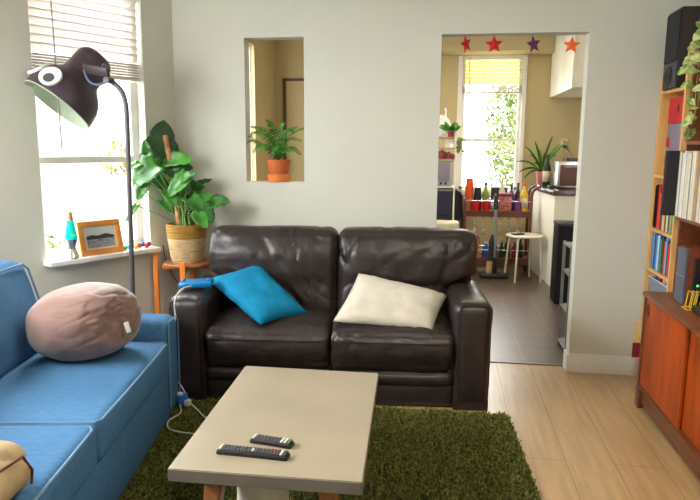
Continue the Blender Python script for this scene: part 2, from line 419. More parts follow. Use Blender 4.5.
# ---------------------------------------------------------------- windows
def window(name, P, s0, s1, z0, z1, zm, off, dirsign=1, fw=.045, label=None):
    """double-hung window: frame with meeting rail; upper and lower glass"""
    def bx(mb, a, b, c, d, o0, o1):
        v = [P(x, y, z) for z in (c, d) for x, y in ((a, o0), (b, o0), (b, o1), (a, o1))]
        mb.faces(v, [(0, 1, 2, 3), (7, 6, 5, 4), (0, 4, 5, 1), (1, 5, 6, 2), (2, 6, 7, 3), (3, 7, 4, 0)])
    root = bpy.data.objects.new(name, None); col.objects.link(root); struct(root)
    mb = MB(); o0, o1 = off, off-.05*dirsign
    bx(mb, s0, s0+fw, z0, z1, o0, o1); bx(mb, s1-fw, s1, z0, z1, o0, o1); bx(mb, s0, s1, z0, z0+fw, o0, o1); bx(mb, s0, s1, z1-fw, z1, o0, o1)
    mb.build('window_frame', M['trim'], root, smooth=False)
    mb = MB(); bx(mb, s0+fw, s1-fw, zm-.02, zm+.02, off+.006*dirsign, off-.03*dirsign); mb.build('meeting_rail', M['trim'], root, smooth=False)
    for a, b in ((z0+fw, zm-.02), (zm+.02, z1-fw)):
        mb = MB(); bx(mb, s0+fw, s1-fw, a, b, off-.02*dirsign, off-.024*dirsign); mb.build('pane', M['glass'], root, smooth=False)
    return root
w1 = window('window_1', WP, -.98, -.245, .80, 2.46, 1.395, -.085, fw=.05)
mb = MB()
mb.box((-.610, .02, .790), (.77, .22, .03), T=TW, bev=.006); sill = mb.build('window_sill', M['trim'], w1)
w2 = window('window_2', lambda s, o, z: V((s, YF+o, z)), .185, .915, .95, 2.60, 1.575, .04, dirsign=-1, fw=.04)
w3 = window('window_3', lambda s, o, z: V((-2.2+o, s, z)), 6.1, 7.371, .9, 2.62, 1.6, -.05, fw=.015)
window('added_side_window', lambda s, o, z: V((wl.x+o, s, z)), .60, 2.30, .95, 2.50, 1.7, -.06)  # unseen window added to hold the side fill light
# casing round the kitchen window
mb = MB()
for a, b in (((.135, YF-.018, .88), (.185, YF, 2.60)), ((.915, YF-.018, .88), (.965, YF, 2.60)), ((.125, YF-.03, .88), (.975, YF, .95))): mb.b2(a, b, bev=.003)
struct(mb.build('trim_3', M['trim']))

def blind(label, P, s0, s1, ztop, zbot, off, mt, gap=.045, cord_s=None, railh=.1, depth=.045, cords=()):
    root = thing('window_blind', label, 'blind', P((s0+s1)/2, off, zbot))
    def quad(mb, a, b, z, o0, o1, dz, th):
        v = [P(x, o, zz) for zz, o in ((z, o0), (z+dz, o1)) for x in (a, b)]+[P(x, o, zz+th) for zz, o in ((z, o0), (z+dz, o1)) for x in (a, b)]
        mb.faces(v, [(0, 1, 3, 2), (4, 6, 7, 5), (0, 4, 5, 1), (2, 3, 7, 6), (0, 2, 6, 4), (1, 5, 7, 3)])
    mb = MB(); z = zbot+railh+.004
    while z < ztop-.03:
        quad(mb, s0, s1, z, off-.007, off+.007, gap+.005, .0015); z += gap
    mb.build('slats', mt, root, smooth=False)
    mb = MB()
    zz = zbot
    closed_mat = M['rail_slat']
    while zz < zbot+railh-.012:
        quad(mb, s0, s1, zz, off-depth/2, off+depth/2, 0, .010); zz += .0165
    mb.build('stacked_slats', closed_mat, root, smooth=False)
    mb = MB(); quad(mb, s0, s1, zbot-.014, off-depth/2-.002, off+depth/2+.002, 0, .012); mb.build('bottom_rail', M['trim'], root, smooth=False)
    mb = MB(); quad(mb, s0, s1, ztop-.05, off-depth/2-.004, off+depth/2+.006, 0, .05); mb.build('head_rail', M['trim'], root, smooth=False)
    for c in cords:
        mb = MB(); mb.tube([P(c, off+depth/2+.002, ztop-.03), P(c, off+depth/2+.002, zbot)], .0015, 5); mb.build('ladder_cord', M['white2'], root)
    if cord_s is not None:
        mb = MB(); mb.tube([P(cord_s[0], off+depth/2+.012, ztop-.03), P(cord_s[0]+.01, off+depth/2+.012, cord_s[1])], .0045, 6); mb.build('tilt_wand', M['grey'], root)
    return root
blind('white slatted blind, half raised over the window beside the plum floor lamp', WP, -.965, -.262, 2.45, 1.915, -.035, M['blind'], gap=.047, cord_s=(-.845, 1.45), cords=(-.44, -.36))
blind('yellowed slatted blind drawn over the top of the kitchen window', lambda s, o, z: V((s, YF+.03-o, z)), .19, .91, 2.60, 2.155, -.012, M['blindy'], gap=.045, cord_s=(.27, 1.7), cords=(.4, .75), railh=.09)

# dark-cased door seen through the niche
d1 = bpy.data.objects.new('door_1', None); col.objects.link(d1); struct(d1)
mb = MB(); mb.b2((-2.05, YF-.02, 0), (-1.2, YF-.001, 2.31)); mb.build('door_panel', M['kwall'], d1, smooth=False)
mb = MB(); mb.b2((-2.10, YF-.03, 0), (-2.06, YF-.001, 2.34)); mb.b2((-1.20, YF-.03, 0), (-1.16, YF-.001, 2.34)); mb.b2((-2.10, YF-.03, 2.305), (-1.16, YF-.001, 2.34)); mb.build('door_casing', M['brown'], d1, smooth=False)
# power outlet on the far kitchen wall
t = thing('power_outlet', 'white double power outlet on tan kitchen wall above the toaster oven', 'outlet', (1.45, YF-.008, 1.48))
mb = MB(); mb.box((1.45, YF-.005, 1.53), (.075, .01, .125), bev=.004); mb.build('cover_plate', M['offwhite'], t)
for dz in (.03, -.03):
    mb = MB(); mb.box((1.45, YF-.013, 1.53+dz), (.032, .008, .03), bev=.003); mb.build('socket', M['tan'], t)
mb = MB(); mb.box((1.45, YF-.03, 1.502), (.045, .035, .035), bev=.006); mb.tube(bez((1.45, YF-.04, 1.50), (1.46, YF-.09, 1.5), (1.49, YF-.15, 1.44), (1.52, YF-.25, 1.38)), .004, 6)
tag(mb.build('power_plug', M['black']), 'black power plug and lead in the kitchen wall outlet', 'plug')

# ================================================================= OUTDOORS
mb = MB(); mb.b2((-14, -3, -.5), (14, 24, -.4)); struct(mb.build('ground_outside', M['grass'], smooth=False))
def bush(name, label, c, rad, n, mt, seed, lsz=.06, cat='bush', group=None, trunk=True):
    rnd = random.Random(seed)
    root = thing(name, label, cat, (c[0], c[1], -.4), group=group)
    mb = MB()
    for i in range(n):
        while True:
            p = V((rnd.uniform(-1, 1), rnd.uniform(-1, 1), rnd.uniform(-1, 1)))
            if .35 < p.length < 1: break
        q = V(c)+V((p.x*rad[0], p.y*rad[1], p.z*rad[2]))
        a = V((rnd.gauss(0, 1), rnd.gauss(0, 1), rnd.gauss(0, 1))).normalized(); b = a.orthogonal().normalized()
        s_ = lsz*rnd.uniform(.6, 1.3)
        mb.faces([q-a*s_, q+b*s_*.45, q+a*s_, q-b*s_*.45], [(0, 1, 2), (0, 2, 3)])
    mb.build('foliage', mt, root, smooth=False)
    mb = MB(); mb.tube([(c[0], c[1], -.4), (c[0]+.03, c[1], c[2])], [.06, .03], 8)
    for k in range(4): mb.tube([(c[0]+.02, c[1], c[2]-.2), (c[0]+.4*rad[0]*math.cos(k*1.6), c[1]+.3*math.sin(k*1.6), c[2]+.3*rad[2])], [.025, .01], 6)
    mb.build('trunk', M['brown'], root)
    return root
bush('tree', 'light green leafy tree outside the kitchen window', (1.40, 11.2, 1.75), (.75, .7, 1.6), 4200, M['bush'], 4, .06, 'tree')
bush('shrub', 'pale orange autumn shrub behind the white garden wall outside the window', (-3.95, 7.9, 1.05), (.6, .4, .55), 420, M['bushy'], 5, .06)
bush('shrub', 'green and yellow shrub outside the window behind the lava lamp', (-3.75, 5.6, .30), (.28, .25, .33), 260, M['bush'], 6, .045)
mb = MB(); mb.b2((-6.2, 7.2, -.4), (-3.0, 7.3, 1.12)); tag(mb.build('garden_wall', M['stucco'], smooth=False), 'low white garden wall outside the window behind the picture frame', 'wall')
mb = MB(); mb.b2((-9, 13, -.4), (-5.5, 15, 3.2)); mb.b2((-9.2, 12.8, 3.2), (-5.3, 15.2, 3.4)); tag(mb.build('garden_building', M['stucco'], smooth=False), 'pale stucco building across the garden outside the left window', 'building')

# ================================================================= LEATHER SOFA
SO = (-.632, 3.468, 0); SR = R(5)
def leather_sofa():
    root = thing('leather_sofa', 'dark brown leather two-seat sofa against the back wall', 'sofa')
    L = M['leather']
    mb = MB(); mb.b2((-.74, .035, .0), (.74, .66, .24), bev=.01); mb.b2((-.915, -.002, .0), (-.715, .66, .07), bev=.008); mb.b2((.725, -.002, .0), (.925, .66, .07), bev=.008); mb.b2((-.82, .56, .04), (.88, .69, .86), bev=.03); mb.build('base', L, root)
    for sx in (-1, 1):
        mb = MB()
        xc = .825 if sx > 0 else -.815
        def df(p, u):
            if p.z > .12: p.x *= 1+.05*(p.z-.12)/.16
            return p
        soft_box(mb, (xc, .335, .3175), (.210, .69, .625), .050, n=20, bulge=(.006, .016, .020), wr=.004, ws=5, seed=sx+3, deform=df)
        arm = mb.build('arm', L, root)
        mb = MB()
        x0, x1 = xc-.090, xc+.090
        mb.tube([(x0, -.016, .06), (x0, -.022, .36), (x0-.001, -.016, .570), (x0+.02, -.008, .612), (xc, -.008, .628), (x1-.02, -.008, .612), (x1, -.016, .570), (x1, -.022, .36), (x1, -.016, .06)], .0035, 6)
        mb.build('piping', L, arm)
    for i, (xa, xb) in enumerate(((-.712, .012), (.016, .722))):
        cx, w_ = (xa+xb)/2, xb-xa
        mb = MB()
        def dfs(p, u):
            if u.z > 0: p.z -= .03*max(0, -u.y)**3
            if u.y < -.2 and u.z > .3: p.z += .005*noise.noise(V((p.x*42, p.y*6, i*3)))*min(1, (-u.y-.2)*3)
            if u.y < -.9: p.y += .005*noise.noise(V((p.x*26, p.z*7, 9+i)))
            p.y -= .018*max(0, -u.y)*max(0, 1-((p.z-.01)/.09)**2)        # belly of the front
            return p
        soft_box(mb, (cx, .290, .345), (w_, .60, .255), .045, n=36, bulge=(.0, .014, .030), wr=.006, ws=9, seed=20+i, deform=dfs, ridge=.007, rs=13)
        c = mb.build('seat_cushion', L, root)
        mb = MB(); z = .405
        mb.tube([(xa+.02, -.022, z-.006), (cx-.2, -.042, z-.002), (cx, -.046, z), (cx+.2, -.042, z-.002), (xb-.02, -.022, z-.006)], .004, 6); mb.build('seam', L, c)
        mb = MB(); soft_box(mb, (cx, .05, .178), (w_, .11, .085), .038, n=12, bulge=(0, .008, .004), wr=.003, ws=7, seed=40+i); mb.build('front_roll', L, root)
        mb = MB(); soft_box(mb, (cx, .065, .073), (w_, .09, .138), .02, n=10, bulge=(0, .006, 0), wr=.003, ws=6, seed=50+i); mb.build('front_panel', L, root)
    for i, (sx, ext) in enumerate(((-1, .13), (1, .180))):
        def dfb(p, u, sx=sx, ext=ext):
            t = max(0, min(1, (p.z+.07)/.10)); t = t*t*(3-2*t)
            outer = max(0, u.x*sx)
            p.x += sx*outer*(ext*t)
            p.y += .10*(p.z+.3)/.6 - .015*t
            if u.y < 0: p.y -= .028*math.exp(-((p.z-.15)/.10)**2)   # fat roll along the head
            # creases running down and outwards
            k_ = noise.noise(V((p.x*2.2, p.z*2.2, i*7)))
            q = V((p.x*6.5-sx*p.z*4+k_*2.5, i*3.7, p.z*3+p.x*1.5))
            g = noise.noise(q+V((i*9, 0, 4))); g2 = noise.noise(q*2.1+V((i*5, 3, 1)))
            if u.y < 0: p.y += (.017*max(0, 1-abs(g)*5)+.006*max(0, 1-abs(g2)*5))*max(0, min(1, .55+1.6*noise.noise(V((p.x*3, 2, p.z*3+i)))))
            return p
        mb = MB(); soft_box(mb, (sx*.352+.018, .515, .680), (.700, .19, .575), .060, n=54, bulge=(.004, .040, .012), wr=.0035, ws=6, seed=61+i*5, deform=dfb, ridge=.006, rs=7)
        mb.build('back_cushion', L, root)
    for sx in (-1, 1):
        for y in (.06, .62):
            mb = MB(); mb.lathe([(.028, .0), (.034, .045)], (sx*.79, y, 0), seg=16); mb.build('foot', M['black'], root)
    root.location = SO; root.rotation_euler = (0, 0, SR)
    return root
leather_sofa()
SM = Matrix.Translation(V(SO)) @ Matrix.Rotation(SR, 4, 'Z')

def scatter(name, label, corners, h, mt, seed, piping=True, cat='cushion', **k):
    root = thing(name, label, cat, corners[3])
    o = pillow('cover', corners, h, mt, root, seed=seed, **k)
    return root
scatter('throw_pillow', 'teal blue throw pillow tilted against the left arm of the leather sofa',
        [(-1.435, 3.71, .672), (-1.158, 3.90, .745), (-.790, 3.70, .490), (-1.01, 3.42, .482)], .058, M['teal'], 3, wr=.006)
scatter('throw_pillow', 'cream white rectangular throw pillow leaning on the right seat of the leather sofa',
        [(-.508, 3.87, .715), (.045, 3.85, .605), (-.035, 3.58, .455), (-.615, 3.54, .490)], .060, M['white_fabric'], 9, wr=.007, pinch=.04)

# ================================================================= BLUE SOFA
def blue_sofa():
    root = thing('fabric_sofa', 'blue fabric sofa with low arm standing below the window', 'sofa')
    B = M['blue']
    # local: +y along the sofa to the far arm (far outer face y=0), +x towards the room (front face x=0)
    mb = MB(); mb.b2((-.78, -2.32, .03), (-.012, -.22, .30), bev=.015); mb.build('base', B, root)
    for y in (-.115, -2.425):
        mb = MB(); soft_box(mb, (-.42, y, .29), (.83, .225, .545), .055, n=14, bulge=(.004, .008, .012), wr=.003, ws=4, seed=2)
        a = mb.build('arm', B, root)
        mb = MB(); mb.tube([(-.004, y-.1, .09), (-.002, y-.1, .52), (-.006, y-.08, .553), (-.006, y+.08, .553), (-.002, y+.1, .52), (-.004, y+.1, .09)], .004, 6); mb.build('piping', M['bluepipe'], a)
    y = -.232
    for ln in (1.03, 1.03):
        mb = MB(); yc = y-ln/2
        soft_box(mb, (-.325, yc, .385), (.66, ln-.008, .165), .030, n=24, bulge=(.010, .004, .022), wr=.005, ws=5, seed=int(ln*10+y*10))
        c = mb.build('seat_cushion', B, root)
        x1, ya, yb, zt = .000, y-.02, y-ln+.02, .462
        mb = MB(); mb.tube([(-.60, ya, zt), (x1-.02, ya, zt), (x1, ya-.03, zt)] + [(x1+.010*math.sin(math.pi*t/8), ya-.03+(yb-ya+.06)*t/8, zt+.005*math.sin(math.pi*t/8)) for t in range(1, 8)] + [(x1, yb+.03, zt), (x1-.02, yb, zt), (-.60, yb, zt)], .0055, 7); mb.build('piping', M['bluepipe'], c)
        y -= ln
    mb = MB(); mb.b2((-.90, -2.42, .06), (-.76, -.10, .72), bev=.03); mb.build('back_frame', B, root)
    y = -.245
    for ln in (1.02, 1.02):
        def dfb(p, u):
            p.x -= .28*(p.z+.25); return p
        mb = MB(); yc = y-ln/2
        soft_box(mb, (-.665, yc, .68), (.17, ln-.01, .46), .055, n=20, bulge=(.035, .006, .012), wr=.006, ws=5, seed=int(ln*7-y*13), deform=dfb)
        c = mb.build('back_cushion', B, root)
        mb = MB(); mb.tube([(-.585, yc+ln/2-.03, .50), (-.690, yc+ln/2-.028, .86), (-.700, yc+ln/2-.07, .894), (-.702, yc, .900), (-.700, yc-ln/2+.07, .894), (-.690, yc-ln/2+.028, .86), (-.585, yc-ln/2+.03, .50)], .0055, 7); mb.build('piping', M['bluepipe'], c)
        y -= ln
    for x in (-.08, -.80):
        for yy in (-.10, -2.44):
            mb = MB(); mb.lathe([(.02, 0), (.026, .05)], (x, yy, 0), seg=14); mb.build('foot', M['black'], root)
    root.location = (-1.462, 3.335, 0); root.rotation_euler = (0, 0, R(9.6))
    return root
blue_sofa()

# taupe pouf-like cushion
t = thing('round_cushion', 'plump taupe velvet ball cushion with gathered side and white tag, on the blue sofa', 'cushion', (-1.76, 2.78, .47))
bm = bmesh.new(); bmesh.ops.create_icosphere(bm, subdivisions=6, radius=1)
g = V((.83, -.50, .16)).normalized()
for v in bm.verts:
    p = v.co.normalized(); d = p.dot(g)
    c_ = math.copysign(abs(p.x)**.92, p.x), math.copysign(abs(p.y)**.92, p.y), math.copysign(abs(p.z)**.85, p.z)
    rad = 1+.02*noise.noise(p*3)
    tan = (p-g*d)
    ang = math.atan2(tan.dot(V((0, 0, 1))), tan.dot(V((.5, .83, 0))))
    gath = max(0, (d-.35)/.65)
    rad += gath*.014*math.sin(ang*6+4*noise.noise(p*3)) - .10*max(0, (d-.72)/.28)**1.5 + gath*.03*noise.noise(p*5)
    fold = noise.noise(V((p.x*2.4, p.y*2.4, p.z*5))+V((3, 1, 0)))
    rad -= .035*max(0, 1-abs(fold)*6)*max(0, d-.15)
    v.co = V((c_[0]*.258*rad, c_[1]*.25*rad, c_[2]*.178*rad))
mb = MB(); mb.bm.free(); mb.bm = bm
Tp = Matrix.Translation(V((-1.700, 2.79, .650))) @ Matrix.Rotation(R(10), 4, 'Z') @ Matrix.Rotation(R(-6), 4, 'Y')
for v in bm.verts: v.co = Tp @ v.co
mb.build('cover', M['taupe'], t, angle=180)
mb = MB(); mb.box((0, 0, 0), (.022, .004, .05), T=frame((-1.436, 2.70, .655), (.75, .6, -.15), (-.35, .1, .95)), bev=.001); mb.build('tag', M['white2'], t)

# tan cushion in the foreground
t = thing('suede_cushion', 'tan suede bolster cushion at the near end of the blue sofa', 'cushion', (-1.45, 1.50, .48))
mb = MB(); soft_box(mb, (-1.49, 1.42, .555), (.62, .46, .165), .076, n=24, bulge=(.01, .01, .01), wr=.008, ws=7, seed=4, ridge=.010, rs=7); mb.build('cover', M['beige'], t)
mb = MB(); mb.tube([(-1.185, 1.61, .50), (-1.172, 1.60, .55), (-1.185, 1.58, .60), (-1.182, 1.45, .61)], .004, 6); mb.build('seam', M['brown'], t)

# ================================================================= COFFEE TABLE
t = thing('coffee_table', 'putty coloured coffee table on splayed wooden legs, on the green rug', 'table', (-.58, 2.4, 0))
Q = [(-.943, 2.924), (-.283, 2.928), (-.232, 1.912), (-.892, 1.897)][::-1]
mb = MB(); mb.prism(Q, .047, T=Matrix.Translation(V((0, 0, .373)))); bmesh.ops.bevel(mb.bm, geom=list(mb.bm.edges), offset=.003, segments=2, affect='EDGES')
top = mb.build('tabletop', [M['concrete'], M['concrete_edge']], t)
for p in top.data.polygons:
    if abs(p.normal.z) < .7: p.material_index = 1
for (x, y, dx, dy) in ((-.77, 2.05, -.03, -.07), (-.36, 2.02, .02, -.07), (-.80, 2.75, -.03, .06), (-.40, 2.76, .03, .06)):
    mb = MB(); v = []
    for z, a, h in ((.372, 0, .034), (.027, 1, .022)):
        cx, cy = x+dx*a, y+dy*a
        v += [(cx-h, cy-h, z), (cx+h, cy-h, z), (cx+h, cy+h, z), (cx-h, cy+h, z)]
    mb.faces(v, [(0, 1, 2, 3), (7, 6, 5, 4), (0, 4, 5, 1), (1, 5, 6, 2), (2, 6, 7, 3), (3, 7, 4, 0)]); bmesh.ops.bevel(mb.bm, geom=list(mb.bm.edges), offset=.005, segments=2, affect='EDGES')
    mb.build('leg', M['legwood'], t)
mb = MB(); mb.b2((-.80, 2.05, .335), (-.765, 2.75, .369), bev=.003); mb.b2((-.40, 2.05, .335), (-.365, 2.75, .369), bev=.003); mb.build('rail', M['legwood'], t)
t = thing('storage_basket', 'cream cylindrical basket under the coffee table', 'basket', (-.64, 2.17, .026))
mb = MB(); mb.lathe([(.085, .0), (.094, .01), (.098, .15), (.094, .285), (.088, .285), (.090, .15), (.082, .02), (0, .02)], (-.64, 2.17, .026), seg=40); mb.build('body', M['panel'], t)
mb = MB(); mb.lathe([(.094, .275), (.097, .283), (.094, .290), (.088, .288)], (-.64, 2.17, .026), seg=40, closed=True); mb.build('rim', M['basket'], t)

def remote(label, a, b, w_, seed, accents):
    a, b = V(a), V(b); d = b-a; L = d.length
    T = frame(a, d, (0, 0, 1))
    root = thing('remote_control', label, 'remote control', a, group='remote controls on the coffee table')
    mb = MB(); pr = [(-w_/2, 0), (-w_/2, .012), (-w_/2+.006, .019), (w_/2-.006, .019), (w_/2, .012), (w_/2, 0)]
    st = [(0, .85), (.008, 1), (L*.3, .94), (L*.6, .92), (L-.008, 1), (L, .85)]
    v = []; n = len(pr)
    for x, s_ in st: v += [(x, p[0]*s_, p[1]*(1 if 0 < x < L else .6)) for p in pr]
    fs = [tuple(range(n)), tuple(range(len(v)-n, len(v)))[::-1]]
    for i in range(len(st)-1): fs += [(i*n+k, i*n+(k+1) % n, (i+1)*n+(k+1) % n, (i+1)*n+k) for k in range(n)]
    mb.faces(v, fs, T); mb.build('body', M['black'], root)
    nx = int(L/.0135)
    for i in range(nx):
        for j in range(4):
            x = .012+i*(L-.024)/(nx-1); y = (j-1.5)*w_*.21
            col_ = accents.get((i, j)) or accents.get(i) or 'keygrey'
            key = (col_)
            mb = MB(); mb.box((x, y, .0195), (.0085, w_*.13, .0035), T=T, bev=.001); mb.build('button', M[key], root)
    return root
remote('long black remote control, the nearer of two on the coffee table', (-.765, 2.042, .421), (-.505, 2.030, .421), .046, 1, {(15, 1): 'red', (15, 2): 'red', 17: 'white2', 0: 'white2', (9, 1): 'white2', (9, 2): 'white2'})
remote('short black remote control with a green key, the farther one on the coffee table', (-.672, 2.142, .421), (-.512, 2.118, .421), .044, 2, {10: 'green', 9: 'white2', (11, 3): 'red', 0: 'white2', (10, 3): 'red', 8: 'white2'})

# ================================================================= RUG
t = thing('shag_rug', 'olive green shag rug under the coffee table', 'rug', (-.5, 2.4, 0))
RQ = [V((-1.66, 3.44, 0)), V((.395, 3.485, 0)), V((.56, .95, 0)), V((-1.55, .95, 0))]
mb = MB(); mb.prism([(p.x, p.y) for p in RQ][::-1], .008, T=Matrix.Translation(V((0, 0, .001)))); mb.build('backing', M['rugbase'], t, smooth=False)
rs = np.random.RandomState(7); N = 135000
u, v_ = rs.rand(N), rs.rand(N)
yy = .95+(3.46-.95)*v_
keep = (yy > 1.6) | (rs.rand(N) < .3); u, v_, yy = u[keep], v_[keep], yy[keep]; N = len(u)
q = np.array([[p.x, p.y] for p in RQ])
top_ = q[3][None]*(1-u)[:, None]+q[2][None]*u[:, None]; bot_ = q[0][None]*(1-u)[:, None]+q[1][None]*u[:, None]
P2 = top_*(1-v_)[:, None]+bot_*v_[:, None]
edge = np.minimum.reduce([u, 1-u, v_, 1-v_]); 
h = .019*(1+.35*np.sin(P2[:, 0]*41+3*np.sin(P2[:, 1]*23))*np.sin(P2[:, 1]*37+2*np.sin(P2[:, 0]*19)))*rs.uniform(.75, 1.15, N)
a = rs.rand(N)*6.283; wd = .0042
base = np.column_stack([P2, np.full(N, .008)])
dx = np.column_stack([np.cos(a), np.sin(a), np.zeros(N)])*wd
ln_ = np.column_stack([rs.normal(0, .007, N), rs.normal(0, .007, N), h])
verts = np.empty((N, 4, 3)); verts[:, 0] = base-dx; verts[:, 1] = base+dx; verts[:, 2] = base+ln_+dx*.45; verts[:, 3] = base+ln_-dx*.45
me = bpy.data.meshes.new('pile'); me.vertices.add(N*4); me.vertices.foreach_set('co', verts.reshape(-1).astype(np.float32))
me.loops.add(N*4); me.loops.foreach_set('vertex_index', np.arange(N*4, dtype=np.int32)); me.polygons.add(N)
me.polygons.foreach_set('loop_start', np.arange(0, N*4, 4, dtype=np.int32)); me.polygons.foreach_set('loop_total', np.full(N, 4, dtype=np.int32)); me.update()
tag(link('pile', me, M['pile'], t), kind='stuff')

# ================================================================= FLOOR LAMP
t = thing('floor_lamp', 'tall plum floor lamp with googly eyes on its bell shade, behind the blue sofa', 'lamp', (-1.81, 3.47, 0))
mb = MB(); mb.lathe([(.0, .0), (.13, .0), (.135, .008), (.13, .022), (.03, .03), (0, .03)], (-1.81, 3.47, 0), seg=40); mb.build('base', M['polemetal'], t)
mb = MB(); mb.tube([(-1.81, 3.47, .025), (-1.775, 3.45, 1.60)] + bez((-1.775, 3.45, 1.62), (-1.774, 3.45, 1.76), (-1.785, 3.45, 1.795), (-1.862, 3.45, 1.842), 10), .0135, 12); mb.build('pole', M['polemetal'], t)
camr = V((.99, .143, 0)); camf = V((-.143, .977, -.162)); camu = camr.cross(camf).normalized()
ax = (camr*.50+camu*.80+camf*.25).normalized()     # from the mouth of the shade up to its cap
OC = V((-2.195, 3.45, 1.708))
LT = frame(OC, camr, ax)       # local z = shade axis, local x ~ picture right
SP = [(.203, 0), (.2035, .012), (.202, .05), (.195, .09), (.178, .13), (.152, .165), (.127, .19), (.112, .21), (.108, .225), (.106, .325), (.100, .355), (.080, .377), (.03, .388), (0, .388)]
inner = [(r_-.004 if r_ > .01 else 0, z_-(.004 if z_ > .3 else 0)) for r_, z_ in SP]  # thin lining
mb = MB(); mb.lathe(SP, T=LT, seg=56); bmesh.ops.delete(mb.bm, geom=[fc for fc in mb.bm.faces if len(fc.verts) > 4], context='FACES'); shade = mb.build('lamp_shade', M['shade'], t)
mb = MB(); mb.lathe(inner, T=LT, seg=56); bmesh.ops.delete(mb.bm, geom=[fc for fc in mb.bm.faces if len(fc.verts) > 4], context='FACES'); mb.build('shade_lining', M['shadein'], shade)
mb = MB(); mb.lathe([(.1995, -.001), (.2045, -.001), (.2045, .004), (.1995, .004)], T=LT, seg=56, closed=True); mb.build('shade_rim', M['shadein'], shade)
def ring_r(z):
    for (r1, z1), (r2, z2) in zip(SP, SP[1:]):
        if z1 <= z <= z2 and z2 > z1: return r1+(r2-r1)*(z-z1)/(z2-z1), (r2-r1)/(z2-z1)
    return .1, 0
def eye(z, ang, ra, pup):
    r_, sl = ring_r(z)
    out = V((math.cos(ang), math.sin(ang), 0)); nrm = (out-V((0, 0, 1))*sl).normalized()
    pos = out*r_+V((0, 0, z))+nrm*.004
    T = LT @ frame(pos, V((0, 0, 1)).cross(out), nrm)
    mb = MB(); mb.lathe([(ra*.97, -.012), (ra, -.004), (ra, .002), (ra*.94, .006), (0, .008)], T=T, seg=36); e = mb.build('googly_eye', M['white'], shade)
    mb = MB(); mb.lathe([(ra*.47, .0065), (ra*.47, .010), (0, .011)], (pup[0]*ra, pup[1]*ra, 0), T=T, seg=28); tag(mb.build('pupil', M['eyegrey'], e), 'grey pupil')
# angle of the direction facing the camera, in the shade's own frame
inv = LT.to_3x3().inverted(); tocam = inv @ (V((0, 0, 1.5))-OC); A0 = math.atan2(tocam.y, tocam.x)
eye(.078, A0-R(36), .062, (.10, -.28)); eye(.095, A0-R(80), .062, (.1, -.3))
mb = MB(); mb.box((0, 0, 0), (.17, .024, .050), T=frame((-1.915, 3.395, 1.895), (.125, 0, -.115), (.1, -.3, .9)), bev=.006)
mb.tube([(-1.90, 3.39, 1.895), (-1.90, 3.47, 1.895)], .014, 12); mb.tube([(-1.862, 3.40, 1.845), (-1.862, 3.47, 1.845)], .016, 12); mb.build('joint_arm', M['shade'], t)
mb = MB(); mb.tube(bez((-1.985, 3.40, 1.90), (-1.96, 3.36, 1.80), (-1.88, 3.38, 1.80), (-1.85, 3.42, 1.85), 14), .006, 8)
mb.tube(bez((-1.90, 3.42, 1.90), (-1.87, 3.40, 1.96), (-1.86, 3.42, 1.92), (-1.855, 3.43, 1.87), 10), .004, 8); mb.build('lamp_cord', mat('lamp_cord_blue', (.10, .17, .30), .5), t)
mb = MB(); mb.ball((0, 0, .17), .035, T=LT); mb.lathe([(.018, .19), (.018, .26)], T=LT); mb.build('bulb', M['offwhite'], shade)

# ================================================================= THINGS ON THE WINDOW SILL
SZ = .8055
T = frame(WP(-.838, .045, SZ), DV, (0, 0, 1)) @ Matrix.Scale(1.09, 4)
t = thing('lava_lamp', 'silver lava lamp with teal liquid and copper cap on the window sill', 'lamp', T.translation)
mb = MB(); mb.lathe([(.038, 0), (.040, .006), (.022, .050), (.021, .058), (.030, .095), (.033, .108)], T=T, seg=28); mb.build('base', M['silver'], t)
mb = MB(); mb.lathe([(.033, .108), (.034, .114), (.018, .215), (0, .215)], T=T, seg=28); gl = mb.build('globe', M['lava'], t)
mb = MB(); mb.ball((.0, -.022, .128), .014, T=T, sc=(1.2, 1, 1)); mb.ball((.006, -.021, .15), .007, T=T); mb.build('wax', M['lavablob'], gl)
mb = MB(); mb.lathe([(.0185, .213), (.012, .262), (0, .263)], T=T, seg=24); mb.build('cap', M['copper'], t)
# picture frame leaning back
T = Matrix.Translation(WP(-.630, .045, SZ)) @ frame((0, 0, 0), DV+NV*.05, (0, 0, 1)) @ Matrix.Rotation(R(-14), 4, 'X')
t = thing('picture_frame', 'orange wooden picture frame with grey seascape photo on the window sill', 'picture frame', WP(-.630, .045, SZ))
mb = MB(); W_, H_, B_ = .285, .215, .034
mb.b2((-W_/2, -.009, 0), (W_/2, .009, B_), T, .003); mb.b2((-W_/2, -.009, H_-B_), (W_/2, .009, H_), T, .003); mb.b2((-W_/2, -.009, B_), (-W_/2+B_, .009, H_-B_), T, .003); mb.b2((W_/2-B_, -.009, B_), (W_/2, .009, H_-B_), T, .003)
mb.build('frame', M['frame'], t)
mb = MB(); mb.b2((-W_/2+B_-.002, .0, B_-.002), (W_/2-B_+.002, .006, H_-B_+.002), T); mb.build('mat_board', M['cream'], t, smooth=False)
pw, ph, pz = .092, .0625, H_/2
mb = MB(); mb.b2((-pw, -.0012, pz-ph), (pw, .001, pz+ph), T); ph_o = mb.build('photo_print', mat('photo_sky', (.62, .64, .66), .4), t, smooth=False)
mb = MB(); mb.b2((-pw, -.0016, pz-ph), (pw, .0, pz-.004), T); mb.build('photo_water', mat('photo_water', (.10, .12, .14), .4, color2=(.45, .47, .48), vscale=45, aniso=(1, 1, 4)), ph_o, smooth=False)
Tz = T @ Matrix.Rotation(R(90), 4, 'X')
mb = MB(); hp = [(-pw, pz-.010)]+[(-pw+2*pw*i/16, pz+.006+.016*math.exp(-((i-11)/3.5)**2)+.012*math.exp(-((i-3)/3)**2)) for i in range(17)]+[(pw, pz-.008)]
